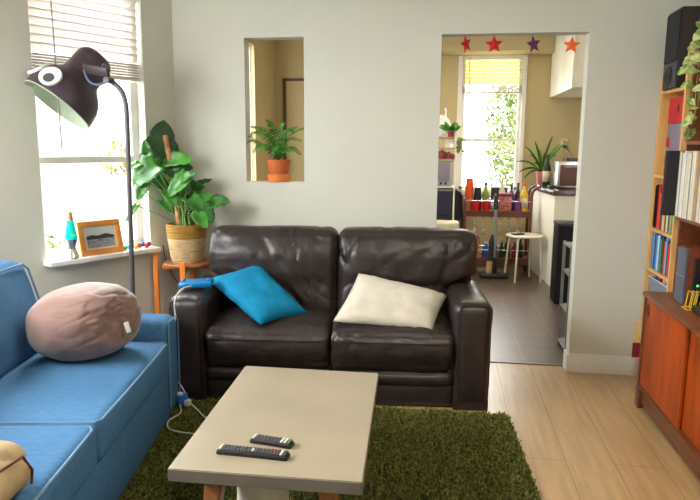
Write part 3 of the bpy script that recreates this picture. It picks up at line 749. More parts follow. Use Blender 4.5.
mb.faces([(x, -.0022, z) for x, z in hp]+[(x, 0, z) for x, z in hp], [tuple(range(len(hp))), tuple(range(len(hp), 2*len(hp)))[::-1]]+[(i, (i+1) % len(hp), len(hp)+(i+1) % len(hp), len(hp)+i) for i in range(len(hp))], T); mb.build('photo_hills', M['charcoal'], ph_o, smooth=False)
mb = MB(); mb.box((0, .045, .07), (.05, .004, .15), T=T, rot=Matrix.Rotation(R(24), 3, 'X')); mb.build('stand', M['brown'], t)
# bead caterpillar
t = thing('bead_toy', 'rainbow coloured bead toy lying on the window sill beside the picture frame', 'toy', WP(-.42, .05, SZ))
cs = ['green', 'skyblue', 'red', 'blue2', 'yellow', 'red', 'green', 'blue2', 'red', 'purple']
for i, c in enumerate(cs):
    p = WP(-.470+.0195*i, .040+.014*math.sin(i*1.7), SZ+.0165+.008*(i % 2))
    mb = MB(); mb.ball(p, .0170 if i % 2 else .016, seg=14); mb.build('bead', M[c], t)
mb = MB(); mb.tube([WP(-.470+.0195*i, .040+.014*math.sin(i*1.7), SZ+.0165+.008*(i % 2)) for i in range(10)], .003, 6); mb.build('string', M['cream'], t)

# ================================================================= PLANT STAND, POT AND MONSTERA
PC = V((-1.722, 4.11, 0))
t = thing('plant_stand', 'orange wooden plant stand in the corner beside the leather sofa', 'plant stand', PC)
for k, ang in enumerate((192, 282, 12, 102)):
    a = R(ang); d = V((math.cos(a), math.sin(a), 0)); T = frame(PC+d*(.215 if ang == 192 else .175), d, (0, 0, 1))
    if ang == 102: T = frame(PC+d*.165, d, (0, 0, 1))
    mb = MB(); mb.box((0, 0, .3775 if ang != 282 else .365), (.034, .036, .755 if ang != 282 else .73), T=T, bev=.006); mb.build('leg', M['orangewood'], t)
mb = MB(); mb.lathe([(0, 0), (.155, 0), (.162, .006), (.162, .014), (.155, .020), (0, .020)], PC+V((0, 0, .684)), seg=48); mb.build('top', M['legwood'], t)
for ang in (12, 102):
    a = R(ang); d = V((math.cos(a), math.sin(a), 0)); T = frame(PC, d, (0, 0, 1)); mb = MB(); mb.box((0, 0, .668), (.345, .020, .030), T=T, bev=.003); mb.build('cross_bar', M['orangewood'], t)
t = thing('potted_monstera', 'leafy monstera with a moss pole in a two-tone woven pot on the plant stand', 'plant', PC+V((0, 0, .705)))
Z0 = .7045
mb = MB(); prf = [(.100, 0), (.106, .01)]+[(.106+.022*(z/.17)+.0018*math.sin(z*330), z) for z in [.01+.16*i/36 for i in range(1, 37)]]
mb.lathe([(0, 0)]+prf, PC+V((0, 0, Z0)), seg=48); pot = mb.build('pot', M['basket'], t)
mb = MB(); mb.lathe([(.1275, .168)]+[(.129+.006*(z-.17)/.09+.0018*math.sin(z*330), z) for z in [.17+.088*i/20 for i in range(21)]]+[(.128, .262), (.122, .245), (.121, .22)], PC+V((0, 0, Z0)), seg=48); mb.build('pot_band', M['basketband'], pot)
mb = MB(); mb.lathe([(0, .236), (.08, .238), (.121, .232)], PC+V((0, 0, Z0)), seg=32); mb.build('soil', M['soil'], t)
mb = MB(); mb.tube([(-1.775, 4.13, .93), (-1.81, 4.14, 1.25), (-1.858, 4.13, 1.555)], [.022, .021, .018], 14); mb.build('moss_pole', M['moss'], t)
LEAVES= [((-1.914, 4.12, 1.323), (-1.858, 4.12, 1.655), 0.202, 1), ((-1.945, 4.071, 1.391), (-1.966, 4.041, 1.522), 0.067, 0), ((-1.903, 4.069, 1.352), (-1.969, 4.039, 1.457), 0.094, 0), ((-1.864, 4.125, 1.391), (-1.661, 4.095, 1.4), 0.107, 0), ((-1.816, 4.13, 1.391), (-1.794, 4.1, 1.272), 0.101, 0), ((-1.869, 3.996, 1.367), (-2.024, 3.946, 1.231), 0.161, 0), ((-1.937, 3.983, 1.25), (-1.991, 3.953, 1.133), 0.06, 0), ((-1.823, 4.24, 1.347), (-1.714, 4.24, 1.335), 0.067, 1), ((-1.727, 4.042, 1.263), (-1.61, 4.012, 1.318), 0.06, 0), ((-1.682, 4.036, 1.29), (-1.806, 4.006, 1.158), 0.094, 0), ((-1.791, 4.219, 1.184), (-1.626, 4.189, 1.216), 0.107, 0), ((-1.696, 4.24, 1.225), (-1.58, 4.24, 1.262), 0.04, 1), ((-1.734, 4.181, 1.119), (-1.55, 4.151, 1.152), 0.121, 0), ((-1.53, 4.094, 1.11), (-1.401, 4.064, 1.129), 0.094, 0), ((-1.637, 4.133, 1.091), (-1.53, 4.103, 0.981), 0.114, 0), ((-1.6, 4.016, 1.043), (-1.529, 3.986, 0.955), 0.081, 0), ((-1.769, 4.132, 0.972), (-1.656, 4.102, 1.019), 0.06, 0), ((-1.787, 4.24, 1.127), (-1.718, 4.24, 1.024), 0.107, 1), ((-1.813, 4.106, 1.205), (-1.726, 4.076, 1.114), 0.094, 0), ((-1.929, 4.118, 1.283), (-1.855, 4.088, 1.192), 0.081, 0), ((-1.926, 4.121, 1.39), (-1.83, 4.091, 1.325), 0.074, 0), ((-1.972, 3.995, 1.373), (-2.029, 3.925, 1.335), 0.047, 0), ((-1.906, 4.162, 1.117), (-1.831, 4.132, 1.039), 0.067, 0), ((-1.776, 4.122, 1.245), (-1.681, 4.092, 1.168), 0.094, 0), ((-1.825, 4.052, 1.194), (-1.753, 4.022, 1.092), 0.081, 0), ((-1.639, 3.987, 1.15), (-1.541, 3.957, 1.076), 0.101, 0), ((-1.832, 4.188, 1.075), (-1.758, 4.158, 0.99), 0.074, 0), ((-1.901, 4.16, 1.227), (-1.817, 4.16, 1.167), 0.081, 1)]

def leaf_mesh(mb, base, tip, width, seed, split=True, curl=.12, n=12, facing=V((1.2, -4.1, .6))):
    rnd = random.Random(seed)
    base, tip = V(base), V(tip); ax_ = tip-base; L = ax_.length
    tc = facing.normalized(); nrm = (tc-ax_.normalized()*tc.dot(ax_.normalized())).normalized()
    nrm = (nrm+V((0, 0, .55))+V((rnd.uniform(-.35, .35), rnd.uniform(-.35, .35), rnd.uniform(-.2, .3)))).normalized()
    ax_.normalize(); nrm = (nrm-ax_*nrm.dot(ax_)).normalized(); sd = ax_.cross(nrm)
    hw = width/2*1.28; rows = []
    for i in range(n+1):
        t_ = i/n
        w_ = hw*(math.sin(math.pi*min(1, t_*.9+.10)**.66))**.62 if t_ < 1 else 0
        k = t_-.12*(1-t_)
        row = []
        for j in (-1, -.66, -.33, 0, .33, .66, 1):
            ww = w_*(1-.14*(1 if (split and i % 3 == 2 and abs(j) == 1 and 1 < i < n-1) else 0)) if split else w_
            back = -.10*L*abs(j)**1.5*(1-t_)**2*1.6
            p = base+ax_*(L*t_+back)+sd*(ww*j)+nrm*(-curl*L*(t_-.35)**2*1.3 + curl*.5*w_*abs(j)*2 - .004*abs(j)*math.sin(t_*18))
            row.append(mb.bm.verts.new(p))
        rows.append(row)
    for i in range(n):
        for j in range(6): mb.bm.faces.new((rows[i][j], rows[i][j+1], rows[i+1][j+1], rows[i+1][j]))
    # thickness
    return base
for i, (b, tp, w_, dk) in enumerate(LEAVES):
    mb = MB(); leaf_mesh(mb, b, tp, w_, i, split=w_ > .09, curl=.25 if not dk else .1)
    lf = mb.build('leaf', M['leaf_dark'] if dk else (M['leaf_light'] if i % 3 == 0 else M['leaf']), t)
    md = lf.modifiers.new('thickness', 'SOLIDIFY'); md.thickness = .0012
    if dk: lf['label'] = 'darker green leaf'
    root_ = PC+V((random.Random(i).uniform(-.04, .04), random.Random(i+50).uniform(-.03, .03), Z0+.235))
    mb = MB(); bb = V(b); mid = root_.lerp(bb, .5)+V((0, .01, .05))
    mb.tube(bez(root_, root_+V((0, 0, .12)), mid+V((0, 0, .03)), bb+V((0, .002, -.001)), 10), [.0042-.0018*k/10 for k in range(11)], 6); mb.build('stem', M['stem'], t)
for k, (e1, e2) in enumerate((((-1.86, 4.02, 1.10), (-2.0, 3.93, 1.255)), ((-1.87, 4.0, 1.03), (-1.985, 3.93, 1.10)))):
    mb = MB(); rt = PC+V((-.05, -.02, Z0+.235)); mb.tube(bez(rt, rt+V((-.02, 0, .05)), e1, e2, 12), .003, 6); mb.build('stem', M['stem'], t)
# rolled leaf at stem tip
mb = MB(); leaf_mesh(mb, (-1.985, 3.93, 1.10), (-2.055, 3.90, .99), .03, 77, split=False); lf = mb.build('leaf', M['leaf_light'], t); lf.modifiers.new('thickness', 'SOLIDIFY').thickness = .001
t = thing('lamp_cable', 'thin dark cable hanging behind the plant stand', 'cable', (-1.93, 4.0, 0))
mb = MB(); mb.tube(spline([(-1.92, 4.165, .80), (-1.90, 4.18, .66), (-1.83, 4.22, .50), (-1.74, 4.27, .34), (-1.70, 4.27, .06)], 8), .004, 6); mb.build('cord', M['darkcable'], t)

# ================================================================= FERN IN THE NICHE
FC = V((-1.140, 4.370, 1.2435))
t = thing('potted_fern', 'small fern in a terracotta pot standing in the wall niche', 'plant', FC)
mb = MB(); mb.lathe([(0, 0), (.075, 0), (.079, .003), (.080, .052), (.076, .054), (.070, .05), (.068, .02), (0, .02)], FC, seg=36); mb.build('saucer', M['terracotta2'], t)
mb = MB(); mb.lathe([(0, .021), (.060, .021), (.066, .06), (.076, .128), (.080, .128), (.082, .150), (.076, .152), (.072, .138), (0, .136)], FC, seg=36); mb.build('pot', M['terracotta'], t)
rnd = random.Random(11)
def frond(mb, pts, wmax, k=16):
    pts = [V(p) for p in pts]; c = spline(pts, 6); n = len(c)
    mb.tube(c, [.0022*(1-.6*i/n) for i in range(n)], 5)
    for i in range(2, n-1):
        t_ = i/n; L = wmax*math.sin(math.pi*(t_*.86+.12))**.8
        d = (c[i+1]-c[i-1]).normalized()
        for s_ in (-1, 1):
            sd = d.cross(V((0, -.6, 1))).normalized()*s_
            sd = (sd+d*.35+V((0, 0, rnd.uniform(-.2, .1)))).normalized()
            b = c[i]; e = b+sd*L; w_ = d*(.30*L+.002)
            mb.faces([b-w_*.4, b+sd*L*.5-w_*.5+V((0, 0, .004)), e, b+sd*L*.5+w_*.5+V((0, 0, .004)), b+w_*.4], [(0, 1, 3, 4), (1, 2, 3)])
fr = [((-.045, -.03, .22), (-.13, -.03, .29), (-.185, -.02, .255)), ((-.05, 0, .27), (-.12, -.01, .315), (-.165, -.03, .32)), ((-.02, 0, .26), (-.05, -.01, .34), (-.075, -.03, .365)),
      ((-.08, 0, .19), (-.15, -.03, .235), (-.20, -.03, .22)), ((.03, -.03, .22), (.09, -.05, .25), (.15, -.05, .235)), ((.04, 0, .24), (.10, -.02, .29), (.165, -.02, .315)),
      ((.01, -.05, .22), (.04, -.09, .24), (.075, -.11, .18)), ((-.04, -.05, .20), (-.07, -.09, .20), (-.10, -.11, .145)), ((.05, -.02, .19), (.10, -.06, .19), (.15, -.07, .15)),
      ((.0, 0, .26), (.02, -.01, .33), (.045, -.01, .345)), ((-.03, -.05, .24), (-.06, -.08, .27), (-.09, -.10, .255)), ((.03, -.04, .26), (.07, -.06, .30), (.11, -.05, .29)),
      ((.0, -.06, .20), (.0, -.10, .19), (-.02, -.115, .14)), ((.02, .02, .26), (.07, .03, .31), (.11, .03, .32)), ((-.06, -.04, .2), (-.11, -.07, .2), (-.14, -.08, .16)),
      ((.03, -.06, .18), (.07, -.09, .17), (.12, -.09, .19)), ((-.02, -.03, .28), (-.03, -.05, .30), (-.02, -.07, .29))]
for p in fr:
    mb = MB(); frond(mb, [FC+V((0, 0, .14))]+[FC+V((q[0]*1.15, q[1], .02+q[2]*1.10)) for q in p], .034); mb.build('frond', M['fern'], t, smooth=False)

# ================================================================= HANDHELD CONSOLE + CABLES
T = SM @ frame((-.80, .17, .662), (1, .12, 0), (-.05, -.12, 1))
t = thing('game_controller', 'bright blue handheld gadget charging on the left arm of the leather sofa', 'gadget', T.translation)
mb = MB(); soft_box(mb, (0, 0, .016), (.19, .10, .034), .012, n=8, T=T); 
for s_ in (-1, 1): soft_box(mb, (s_*.078, 0, .016), (.045, .10, .036), .016, n=8, T=T)
bd = mb.build('body', M['bluegadget'], t)
mb = MB(); mb.b2((-.055, -.045, .018), (.06, -.038, .027), T, .002); mb.build('light_strip', M['cyanlight'], t)
mb = MB(); mb.lathe([(.010, .032), (.009, .044), (0, .045)], (-.076, .015, 0), T=T, seg=14); mb.lathe([(.010, .032), (.009, .044), (0, .045)], (.076, -.01, 0), T=T, seg=14); mb.build('thumb_stick', M['blue2'], t)
t = thing('charging_cable', 'white charging cable looping from the blue gadget down to the rug', 'cable', (-1.5, 3.3, 0))
mb = MB(); mb.tube(spline([(-1.45, 3.50, .675), (-1.475, 3.42, .672), (-1.490, 3.352, .62), (-1.487, 3.345, .52), (-1.50, 3.335, .44), (-1.535, 3.33, .41), (-1.556, 3.33, .45), (-1.558, 3.335, .50), (-1.552, 3.335, .36), (-1.535, 3.335, .22), (-1.46, 3.335, .12), (-1.40, 3.30, .05), (-1.32, 3.22, .035), (-1.20, 3.10, .034), (-1.02, 3.03, .034), (-1.0, 2.92, .034), (-1.18, 2.93, .034), (-1.36, 2.96, .034), (-1.42, 3.06, .034), (-1.40, 3.17, .034), (-1.44, 3.26, .04)], 8), .0042, 7); mb.build('cord', M['cable'], t)
t = thing('power_adapter', 'small blue and white power adapter on the floor between the two sofas', 'adapter', (-1.44, 3.28, .03))
mb = MB(); mb.box((-1.435, 3.29, .062), (.055, .05, .06), bev=.008, rot=Matrix.Rotation(R(25), 3, 'Z')); mb.build('block', M['blue2'], t)
mb = MB(); mb.box((-1.40, 3.275, .05), (.035, .03, .035), bev=.006); mb.box((-1.45, 3.275, .1), (.04, .03, .014), bev=.004); mb.build('plug', M['white2'], t)

# ================================================================= TEAK CREDENZA
t = thing('credenza', 'teak sideboard with orange sliding doors along the right wall', 'sideboard', (1.38, 2.85, 0))
X0, X1, Y0, Y1, ZT = 1.155, 1.605, 1.95, 3.800, .685
mb = MB(); mb.b2((X0-.006, Y0, ZT-.022), (X1, Y1, ZT), bev=.002); mb.build('top', M['teak'], t)
mb = MB(); mb.b2((X0+.006, Y1-.022, .0), (X1, Y1, ZT-.022), bev=.002); mb.build('side_panel', M['darkteak'], t)
mb = MB(); mb.b2((X0+.006, Y0, .0), (X1, Y0+.022, ZT-.022), bev=.002); mb.build('side_panel', M['darkteak'], t)
mb = MB(); mb.b2((X0+.004, Y0+.022, .115), (X1, Y1-.022, .137), bev=.002); mb.b2((X0+.02, Y0+.022, .03), (X0+.045, Y1-.022, .115)); mb.b2((X0+.012, Y0+.022, ZT-.03), (X1, Y1-.022, ZT-.022)); mb.b2((X1-.02, Y0+.022, .13), (X1-.01, Y1-.022, ZT-.022)); mb.build('carcass', M['darkteak'], t)
mb = MB(); mb.b2((X0+.0, Y1-.06, .0), (X0+.03, Y1-.0, .12), bev=.002); mb.build('leg', M['darkteak'], t)
def door(y0, y1, x, hy):
    mb = MB(); mb.b2((x, y0, .137), (x+.016, y1, ZT-.028), bev=.002); d = mb.build('door', M['teakdoor'], t)
    T = frame((x, hy, .59), (0, 1, 0), (-1, 0, 0))
    mb = MB(); pts = [(.016*math.cos(a)*1.0, .034*math.sin(a), 0) for a in [2*math.pi*k/24 for k in range(24)]]
    mb.tube([(p[0], p[1], .003) for p in pts], .004, 6, T=T, closed=True); mb.lathe([(0, .001), (1, .001)], T=T @ Matrix.Diagonal((.016, .034, 1, 1)), seg=24); mb.build('handle', M['darkteak'], d)
door(3.155, 3.772, X0+.012, 3.725); door(2.50, 3.165, X0+.032, 2.56); door(1.98, 2.51, X0+.012, 2.45)

# ================================================================= PINE BOOKCASE
BX0, BX1, BY0, BY1 = 1.300, 1.605, 3.845, 4.285
t = thing('bookcase', 'narrow pine bookcase in the corner behind the teak sideboard', 'bookcase', (1.45, 4.07, 0))
for y in (BY0, BY1-.022):
    mb = MB(); mb.b2((BX0, y, 0), (BX1, y+.022, 1.93 if y > BY0 else 2.02), bev=.002); mb.build('side_panel', M['pine'], t)
for z in (.168, .490, .745, 1.000, 1.332, 1.835):
    mb = MB(); mb.b2((BX0+.002, BY0+.022, z-.018), (BX1, BY1-.022, z), bev=.002); mb.build('shelf', M['pine'], t)
mb = MB(); mb.b2((BX1, BY0, .05), (BX1+.008, BY1, 1.9)); mb.build('back_panel', M['pine'], t, smooth=False)
# speaker on top
t = thing('loudspeaker', 'tall black loudspeaker on the top shelf of the pine bookcase', 'speaker', (1.43, 4.08, 1.836))
T0 = (1.285, 3.955, 1.836)
mb = MB(); mb.b2(T0, (1.56, 4.19, 2.275), bev=.004); cab = mb.build('cabinet', M['speakerwood'], t)
mb = MB(); mb.b2((1.276, 3.962, 1.985), (1.285, 4.183, 2.262), bev=.004); mb.build('grille', M['grille'], t)
mb = MB(); mb.b2((1.278, 3.962, 1.842), (1.285, 4.183, 1.982), bev=.003); mb.build('lower_panel', M['charcoal'], t)
T = frame((1.279, 4.085, 1.915), (0, 1, 0), (-1, 0, 0))
mb = MB(); mb.lathe([(.052, 0), (.055, .006), (.047, .006), (.02, -.001), (.018, .004), (0, .008)], T=T, seg=32); mb.build('woofer', M['black'], t)

def book(label, y0, th, z0, h, d, mt, lean=0, x=1.318, name='book', group='books on the middle shelf of the pine bookcase'):
    root = thing(name, label, 'book', (x+d/2, y0+th/2, z0), group=group)
    T = Matrix.Translation(V((x+d/2, y0+th/2, z0))) @ Matrix.Rotation(R(lean), 4, 'X')
    mb = MB(); mb.b2((-d/2, -th/2, 0), (-d/2+.003, th/2, h), T, .001); mb.b2((-d/2+.001, -th/2, 0), (d/2, -th/2+.002, h), T); mb.b2((-d/2+.001, th/2-.002, 0), (d/2, th/2, h), T); mb.build('cover', M[mt], root, smooth=False)
    mb = MB(); mb.b2((-d/2+.004, -th/2+.002, .003), (d/2-.003, th/2-.002, h-.003), T); mb.build('pages', M['cream'], root, smooth=False)
    return root
y = 4.236
for nm, th, h, mt, ln in (('red', .026, .27, 'red', 0), ('orange spined', .022, .22, 'orange', 0), ('purple', .024, .20, 'purple', 0), ('dark red', .026, .25, 'maroon', 0), ('cream', .022, .24, 'cream', 0), ('yellow', .018, .19, 'yellow', 0), ('brown', .028, .23, 'brown', 0), ('white', .026, .25, 'white2', 0), ('dark grey', .024, .21, 'charcoal', 0), ('tan', .028, .24, 'tan', 0), ('green', .026, .21, 'green', 0), ('teal', .022, .18, 'teal2', 0), ('pale', .024, .22, 'offwhite', 0)):
    if y-th < 3.885: break
    if nm == 'red':  # the dark oval object before it
        y -= .03
    book(nm+' upright book on the shelf above the blue film cases in the pine bookcase', y-th, th, 1.001, h, .17, mt); y -= th+.0015
t = thing('headphone_case', 'black oval case leaning at the far end of the book shelf in the pine bookcase', 'case', (1.38, 4.245, 1.001))
mb = MB(); soft_box(mb, (1.385, 4.2445, 1.001+.135), (.15, .030, .27), .014, n=8); mb.build('shell', M['blackmatte'], t)
y = 4.252
for i, (nm, mt, h) in enumerate((('deep blue', 'blue2', .19), ('sky blue', 'skyblue', .195), ('navy', 'navy', .19), ('bright blue', 'blue2', .19), ('pale blue', 'skyblue', .185), ('white', 'white2', .19), ('blue', 'blue2', .20), ('green', 'green', .17), ('black', 'black', .19), ('brown', 'brown', .18), ('orange', 'orange', .17), ('light blue', 'skyblue', .21), ('charcoal', 'charcoal', .18), ('red', 'red', .17), ('second navy', 'navy', .19), ('second sky blue', 'skyblue', .20))):
    th = .0225
    if y-th < 3.875: break
    book(nm+' film case standing in the row below the books in the pine bookcase', y-th, th, .746, h+.03, .14, mt, name='film_case', group='film cases on the bookcase')['category'] = 'film case'; y -= th+.0008
t = thing('wire_basket', 'grey basket of small items on the bookcase shelf just above the sideboard', 'basket', (1.42, 4.09, .491))
mb = MB()
for a, b in (((1.315, 3.89, .495), (1.319, 4.24, .690)), ((1.315, 3.89, .495), (1.55, 3.894, .690)), ((1.315, 4.236, .495), (1.55, 4.24, .690)), ((1.315, 3.89, .491), (1.55, 4.24, .496))): mb.b2(a, b)
mb.build('body', M['lightgrey'], t, smooth=False)
mb = MB(); mb.tube([(1.315, 3.89, .690), (1.55, 3.89, .690), (1.55, 4.24, .690), (1.315, 4.24, .690)], .004, 6, closed=True); mb.build('rim', M['white2'], t)
for i, (c, y, z) in enumerate((('blue2', 4.17, .690), ('red', 4.09, .690), ('white2', 4.02, .690), ('skyblue', 4.21, .57), ('white2', 4.13, .57), ('charcoal', 3.95, .690))):
    b = thing('small_box', ('blue', 'red', 'white', 'sky blue', 'cream white', 'dark')[i]+' little box in the grey basket of the pine bookcase', 'box', (1.36, y, z-.05), group='small boxes in the basket')
    mb = MB(); mb.box((1.355+.03*(i > 2), y, z+.05), (.05, .03+.01*(i % 2), .11), bev=.004); mb.build('carton', M[c], b)
    mb = MB(); mb.box((1.355+.03*(i > 2), y, z+.102), (.052, .032+.01*(i % 2), .012), bev=.003); mb.build('lid', M[c], b)
# boxes in the tall bay
t = thing('storage_box', 'lilac grey box standing in the tall bay of the pine bookcase', 'box', (1.45, 4.06, 1.333))
mb = MB(); mb.b2((1.345, 3.90, 1.333), (1.58, 4.225, 1.640), bev=.003); mb.build('carton', M['lilac'], t)
for k, (y, z) in enumerate(((4.20, 1.53), (4.20, 1.35), (3.945, 1.50), (4.20, 1.42))):
    mb = MB(); mb.box((1.342, y, z), (.006, .045, .055 if k != 2 else .11), bev=.002); tag(mb.build('corner_patch', M['redpaper'], t), 'red corner patch')
t = thing('gift_box', 'red box with a small dark mark, on top of the lilac grey box', 'box', (1.45, 4.06, 1.641))
mb = MB(); mb.b2((1.335, 3.88, 1.641), (1.58, 4.205, 1.790), bev=.003); mb.build('carton', M['redpaper'], t)
mb = MB(); mb.b2((1.331, 4.03, 1.70), (1.335, 4.045, 1.745)); mb.build('mark', M['brown'], t, smooth=False)
t = thing('magazine', 'colourful magazine sticking out low at the foot of the pine bookcase', 'magazine', (1.28, 4.16, .169))
mb = MB(); mb.b2((1.225, 4.155, .169), (1.40, 4.163, .415)); c = mb.build('cover', mat('magazine_print', (.75, .72, .55), .5, color2=(.8, .5, .03), vscale=14), t, smooth=False)
mb = MB(); mb.b2((1.223, 4.152, .175), (1.27, 4.156, .27)); mb.build('cover_patch', M['maroon'], c, smooth=False)


# ================================================================= TEAK WALL UNIT WITH RECORDS
t = thing('wall_unit', 'teak shelf unit above the sideboard holding the records', 'shelf unit', (1.43, 3.0, .686))
mb = MB(); mb.b2((1.315, 3.795, .686), (1.6, 3.815, 1.95), bev=.002); mb.build('side_panel', M['teak'], t)
mb = MB(); mb.b2((1.315, 1.98, .686), (1.6, 2.0, 1.95), bev=.002); mb.build('side_panel', M['teak'], t)
for z in (1.125, 1.535, 1.95):
    mb = MB(); mb.b2((1.285 if z < 1.2 else 1.31, 2.0, z-.020), (1.6, 3.795, z), bev=.002); mb.build('shelf', M['teak'], t)
mb = MB(); mb.b2((1.59, 2.0, .686), (1.598, 3.795, 1.93)); mb.build('back_panel', M['teak'], t, smooth=False)
rnd = random.Random(5)
y = 3.790; nrec = 0
kinds = [('dark grey', 'charcoal', 1.205), ('black', 'black', 1.218)]+[(None, None, None)]*70
names = {'cream': 'cream', 'white2': 'white', 'offwhite': 'ivory', 'tan': 'tan', 'grey': 'grey', 'panel': 'buff'}
ORD = 'first second third fourth fifth sixth seventh eighth ninth tenth eleventh twelfth thirteenth fourteenth fifteenth sixteenth seventeenth eighteenth nineteenth twentieth'.split()
ORD += ['twenty-'+o for o in ORD[:9]]+['thirtieth']+['thirty-'+o for o in ORD[:9]]
while y > 3.38:
    th = rnd.uniform(.009, .016)
    if nrec < 2: k, mt, x = kinds[nrec]; th = .010
    else:
        mt = rnd.choice(['cream', 'white2', 'offwhite', 'white2', 'cream', 'tan', 'grey', 'panel']); k = names[mt]; x = 1.268+rnd.uniform(0, .008)
        if 3.32 > y > 3.26: mt = 'blackmatte'; k = 'black'; x = 1.25
    z1 = 1.126+.345+rnd.uniform(0, .012)
    lab = {0: 'dark grey record sleeve pulled out at the far end of the record row', 1: 'black record sleeve pulled out beside the dark grey one'}.get(nrec, '%s record sleeve, %s from the far end of the packed row' % (k, ORD[nrec]))
    r_ = thing('record_sleeve', lab, 'record', (x+.16, y-th/2, 1.126), group='vinyl records on the teak shelf')
    mb = MB(); mb.b2((x, y-th, 1.126), (x+.32, y-.0006, z1), bev=.0012); sl = mb.build('sleeve', M[mt], r_, smooth=False)
    y -= th; nrec += 1
# little speaker, player, yellow rack
t = thing('bookshelf_speaker', 'small wood-sided speaker with light grey cloth front on the teak sideboard', 'speaker', (1.38, 3.53, .686))
mb = MB(); mb.b2((1.262, 3.47, .6855), (1.45, 3.60, .985), bev=.003); mb.build('cabinet', M['teak'], t)
mb = MB(); mb.b2((1.248, 3.472, .690), (1.262, 3.598, .982), bev=.005); mb.build('grille_cloth', mat('slate_speaker_cloth', (.10, .115, .14), .85, bump=.4, bscale=300), t)
mb = MB(); mb.b2((1.2470, 3.472, .833), (1.2485, 3.598, .837)); mb.build('trim_line', M['silver'], t, smooth=False)
t = thing('display_unit', 'black device with a green light beside the small speaker', 'device', (1.36, 3.42, .686))
mb = MB(); mb.b2((1.285, 3.435, .6855), (1.50, 3.465, .94), bev=.004); mb.build('body', M['black'], t)
mb = MB(); mb.box((1.303, 3.4335, .80), (.010, .003, .010)); mb.build('status_light', mat('green_led', (.1, .9, .2), .5, emit=1.5), t)
t = thing('record_player', 'black player at the front edge of the teak sideboard', 'record player', (1.38, 3.2, .686))
mb = MB(); mb.b2((1.245, 3.06, .690), (1.52, 3.33, .725), bev=.006); mb.build('plinth', M['black'], t)
mb = MB(); mb.lathe([(.118, 0), (.12, .008), (0, .009)], (1.38, 3.19, .726), seg=40); mb.build('platter', M['charcoal'], t)
for x, y in ((1.26, 3.08), (1.26, 3.31), (1.5, 3.08), (1.5, 3.31)):
    mb = MB(); mb.lathe([(.014, 0), (.012, .006)], (x, y, .685), seg=12); mb.build('foot', M['black'], t)
t = thing('wire_letter_rack', 'yellow wire letter rack on the teak sideboard', 'rack', (1.30, 3.4, .686))
mb = MB()
mb.tube([(1.235, 3.36, .689), (1.235, 3.43, .689), (1.30, 3.43, .689), (1.30, 3.36, .689)], .0035, 6, closed=True)
for k in range(3):
    x = 1.25+.02*k; mb.tube([(x, 3.43, .689), (x+.012, 3.43, .775), (x+.012, 3.36, .775), (x, 3.36, .689)], .003, 6)
mb.build('wire_frame', M['yellow'], t)
# trailing plant
t = thing('trailing_pothos', 'variegated trailing plant hanging in front of the pine bookcase', 'plant', (1.42, 3.46, 1.951))
PT = V((1.425, 3.45, 1.951))
mb = MB(); mb.lathe([(0, 0), (.06, 0), (.078, .12), (.084, .12), (.084, .135), (.074, .135), (.07, .12), (0, .118)], PT, seg=32); mb.build('pot', M['white'], t)
vines = [[(0, 0, .12), (-.10, .03, .16), (-.17, .06, .10), (-.19, .10, .02), (-.205, .17, -.06)],
         [(0, 0, .12), (-.09, .0, .20), (-.16, .03, .16), (-.185, .05, .0), (-.19, .06, -.17), (-.18, .08, -.30), (-.20, .12, -.42)],
         [(0, 0, .12), (-.08, -.03, .18), (-.155, -.02, .12), (-.18, .0, -.05), (-.185, .02, -.20), (-.195, .05, -.32)],
         [(0, 0, .12), (-.06, .04, .18), (-.13, .09, .15), (-.18, .12, .05), (-.19, .13, -.08), (-.18, .13, -.2)],
         [(0, 0, .12), (-.05, -.05, .2), (-.13, -.06, .17), (-.17, -.06, .08), (-.18, -.05, -.1), (-.17, -.05, -.25)]]
for vi, vpts in enumerate(vines):
    c = spline([PT+V(p) for p in vpts], 6)
    mb = MB(); mb.tube(c, .0028, 5); vn = mb.build('vine', M['ivystem'], t)
    rnd = random.Random(30+vi)
    for i in range(5, len(c), 3):
        d = V((rnd.uniform(-1, .15), rnd.uniform(-.9, .9), rnd.uniform(-.7, .35))).normalized()
        L = rnd.uniform(.045, .068); b = c[i]+d*.015
        mb = MB(); mb.tube([c[i], b], .0014, 4); mb.build('stem', M['ivystem'], vn)
        mb = MB(); leaf_mesh(mb, b, b+d*L, L*.72, 100+vi*20+i, split=False, curl=.2, n=8, facing=V((-1.2, -3.5, .8))); lf = mb.build('leaf', M['ivy'], vn); lf.modifiers.new('thickness', 'SOLIDIFY').thickness = .0008

# ================================================================= STAR GARLAND
def star(label, c, r_, mt, rot, tilt):
    root = thing('paper_star', label, 'star', c, group='paper stars hanging in the doorway')
    T = Matrix.Translation(V(c)) @ Matrix.Rotation(R(tilt), 4, 'Z') @ Matrix.Rotation(R(90), 4, 'X') @ Matrix.Rotation(R(rot), 4, 'Z')
    mb = MB(); n = 10; v = [(0, 0, .010), (0, 0, -.010)]
    for k in range(n):
        q = r_ if k % 2 == 0 else r_*.45; a = math.pi/2+2*math.pi*k/n; v.append((q*math.cos(a), q*math.sin(a), 0))
    fs = [(0, 2+k, 2+(k+1) % n) for k in range(n)]+[(1, 2+(k+1) % n, 2+k) for k in range(n)]
    mb.faces(v, fs, T); mb.build('star_body', M[mt], root, smooth=False)
    mb = MB(); mb.tube([V(c)+V((0, 0, r_*.7)), (c[0], c[1], 2.204)], .0012, 4); mb.build('thread', M['cream'], root)
star('red-orange paper star seen nearly edge on, leftmost in the doorway', (.115, 4.385, 2.152), .062, 'red', 20, 52)
star('crimson paper star, second from the left in the doorway', (.293, 4.385, 2.148), .060, 'redpaper', 4, 8)
star('purple paper star in the doorway', (.541, 4.385, 2.145), .060, 'purple', 12, 32)
star('orange paper star, rightmost in the doorway', (.775, 4.385, 2.136), .056, 'orangepaper', -4, -12)

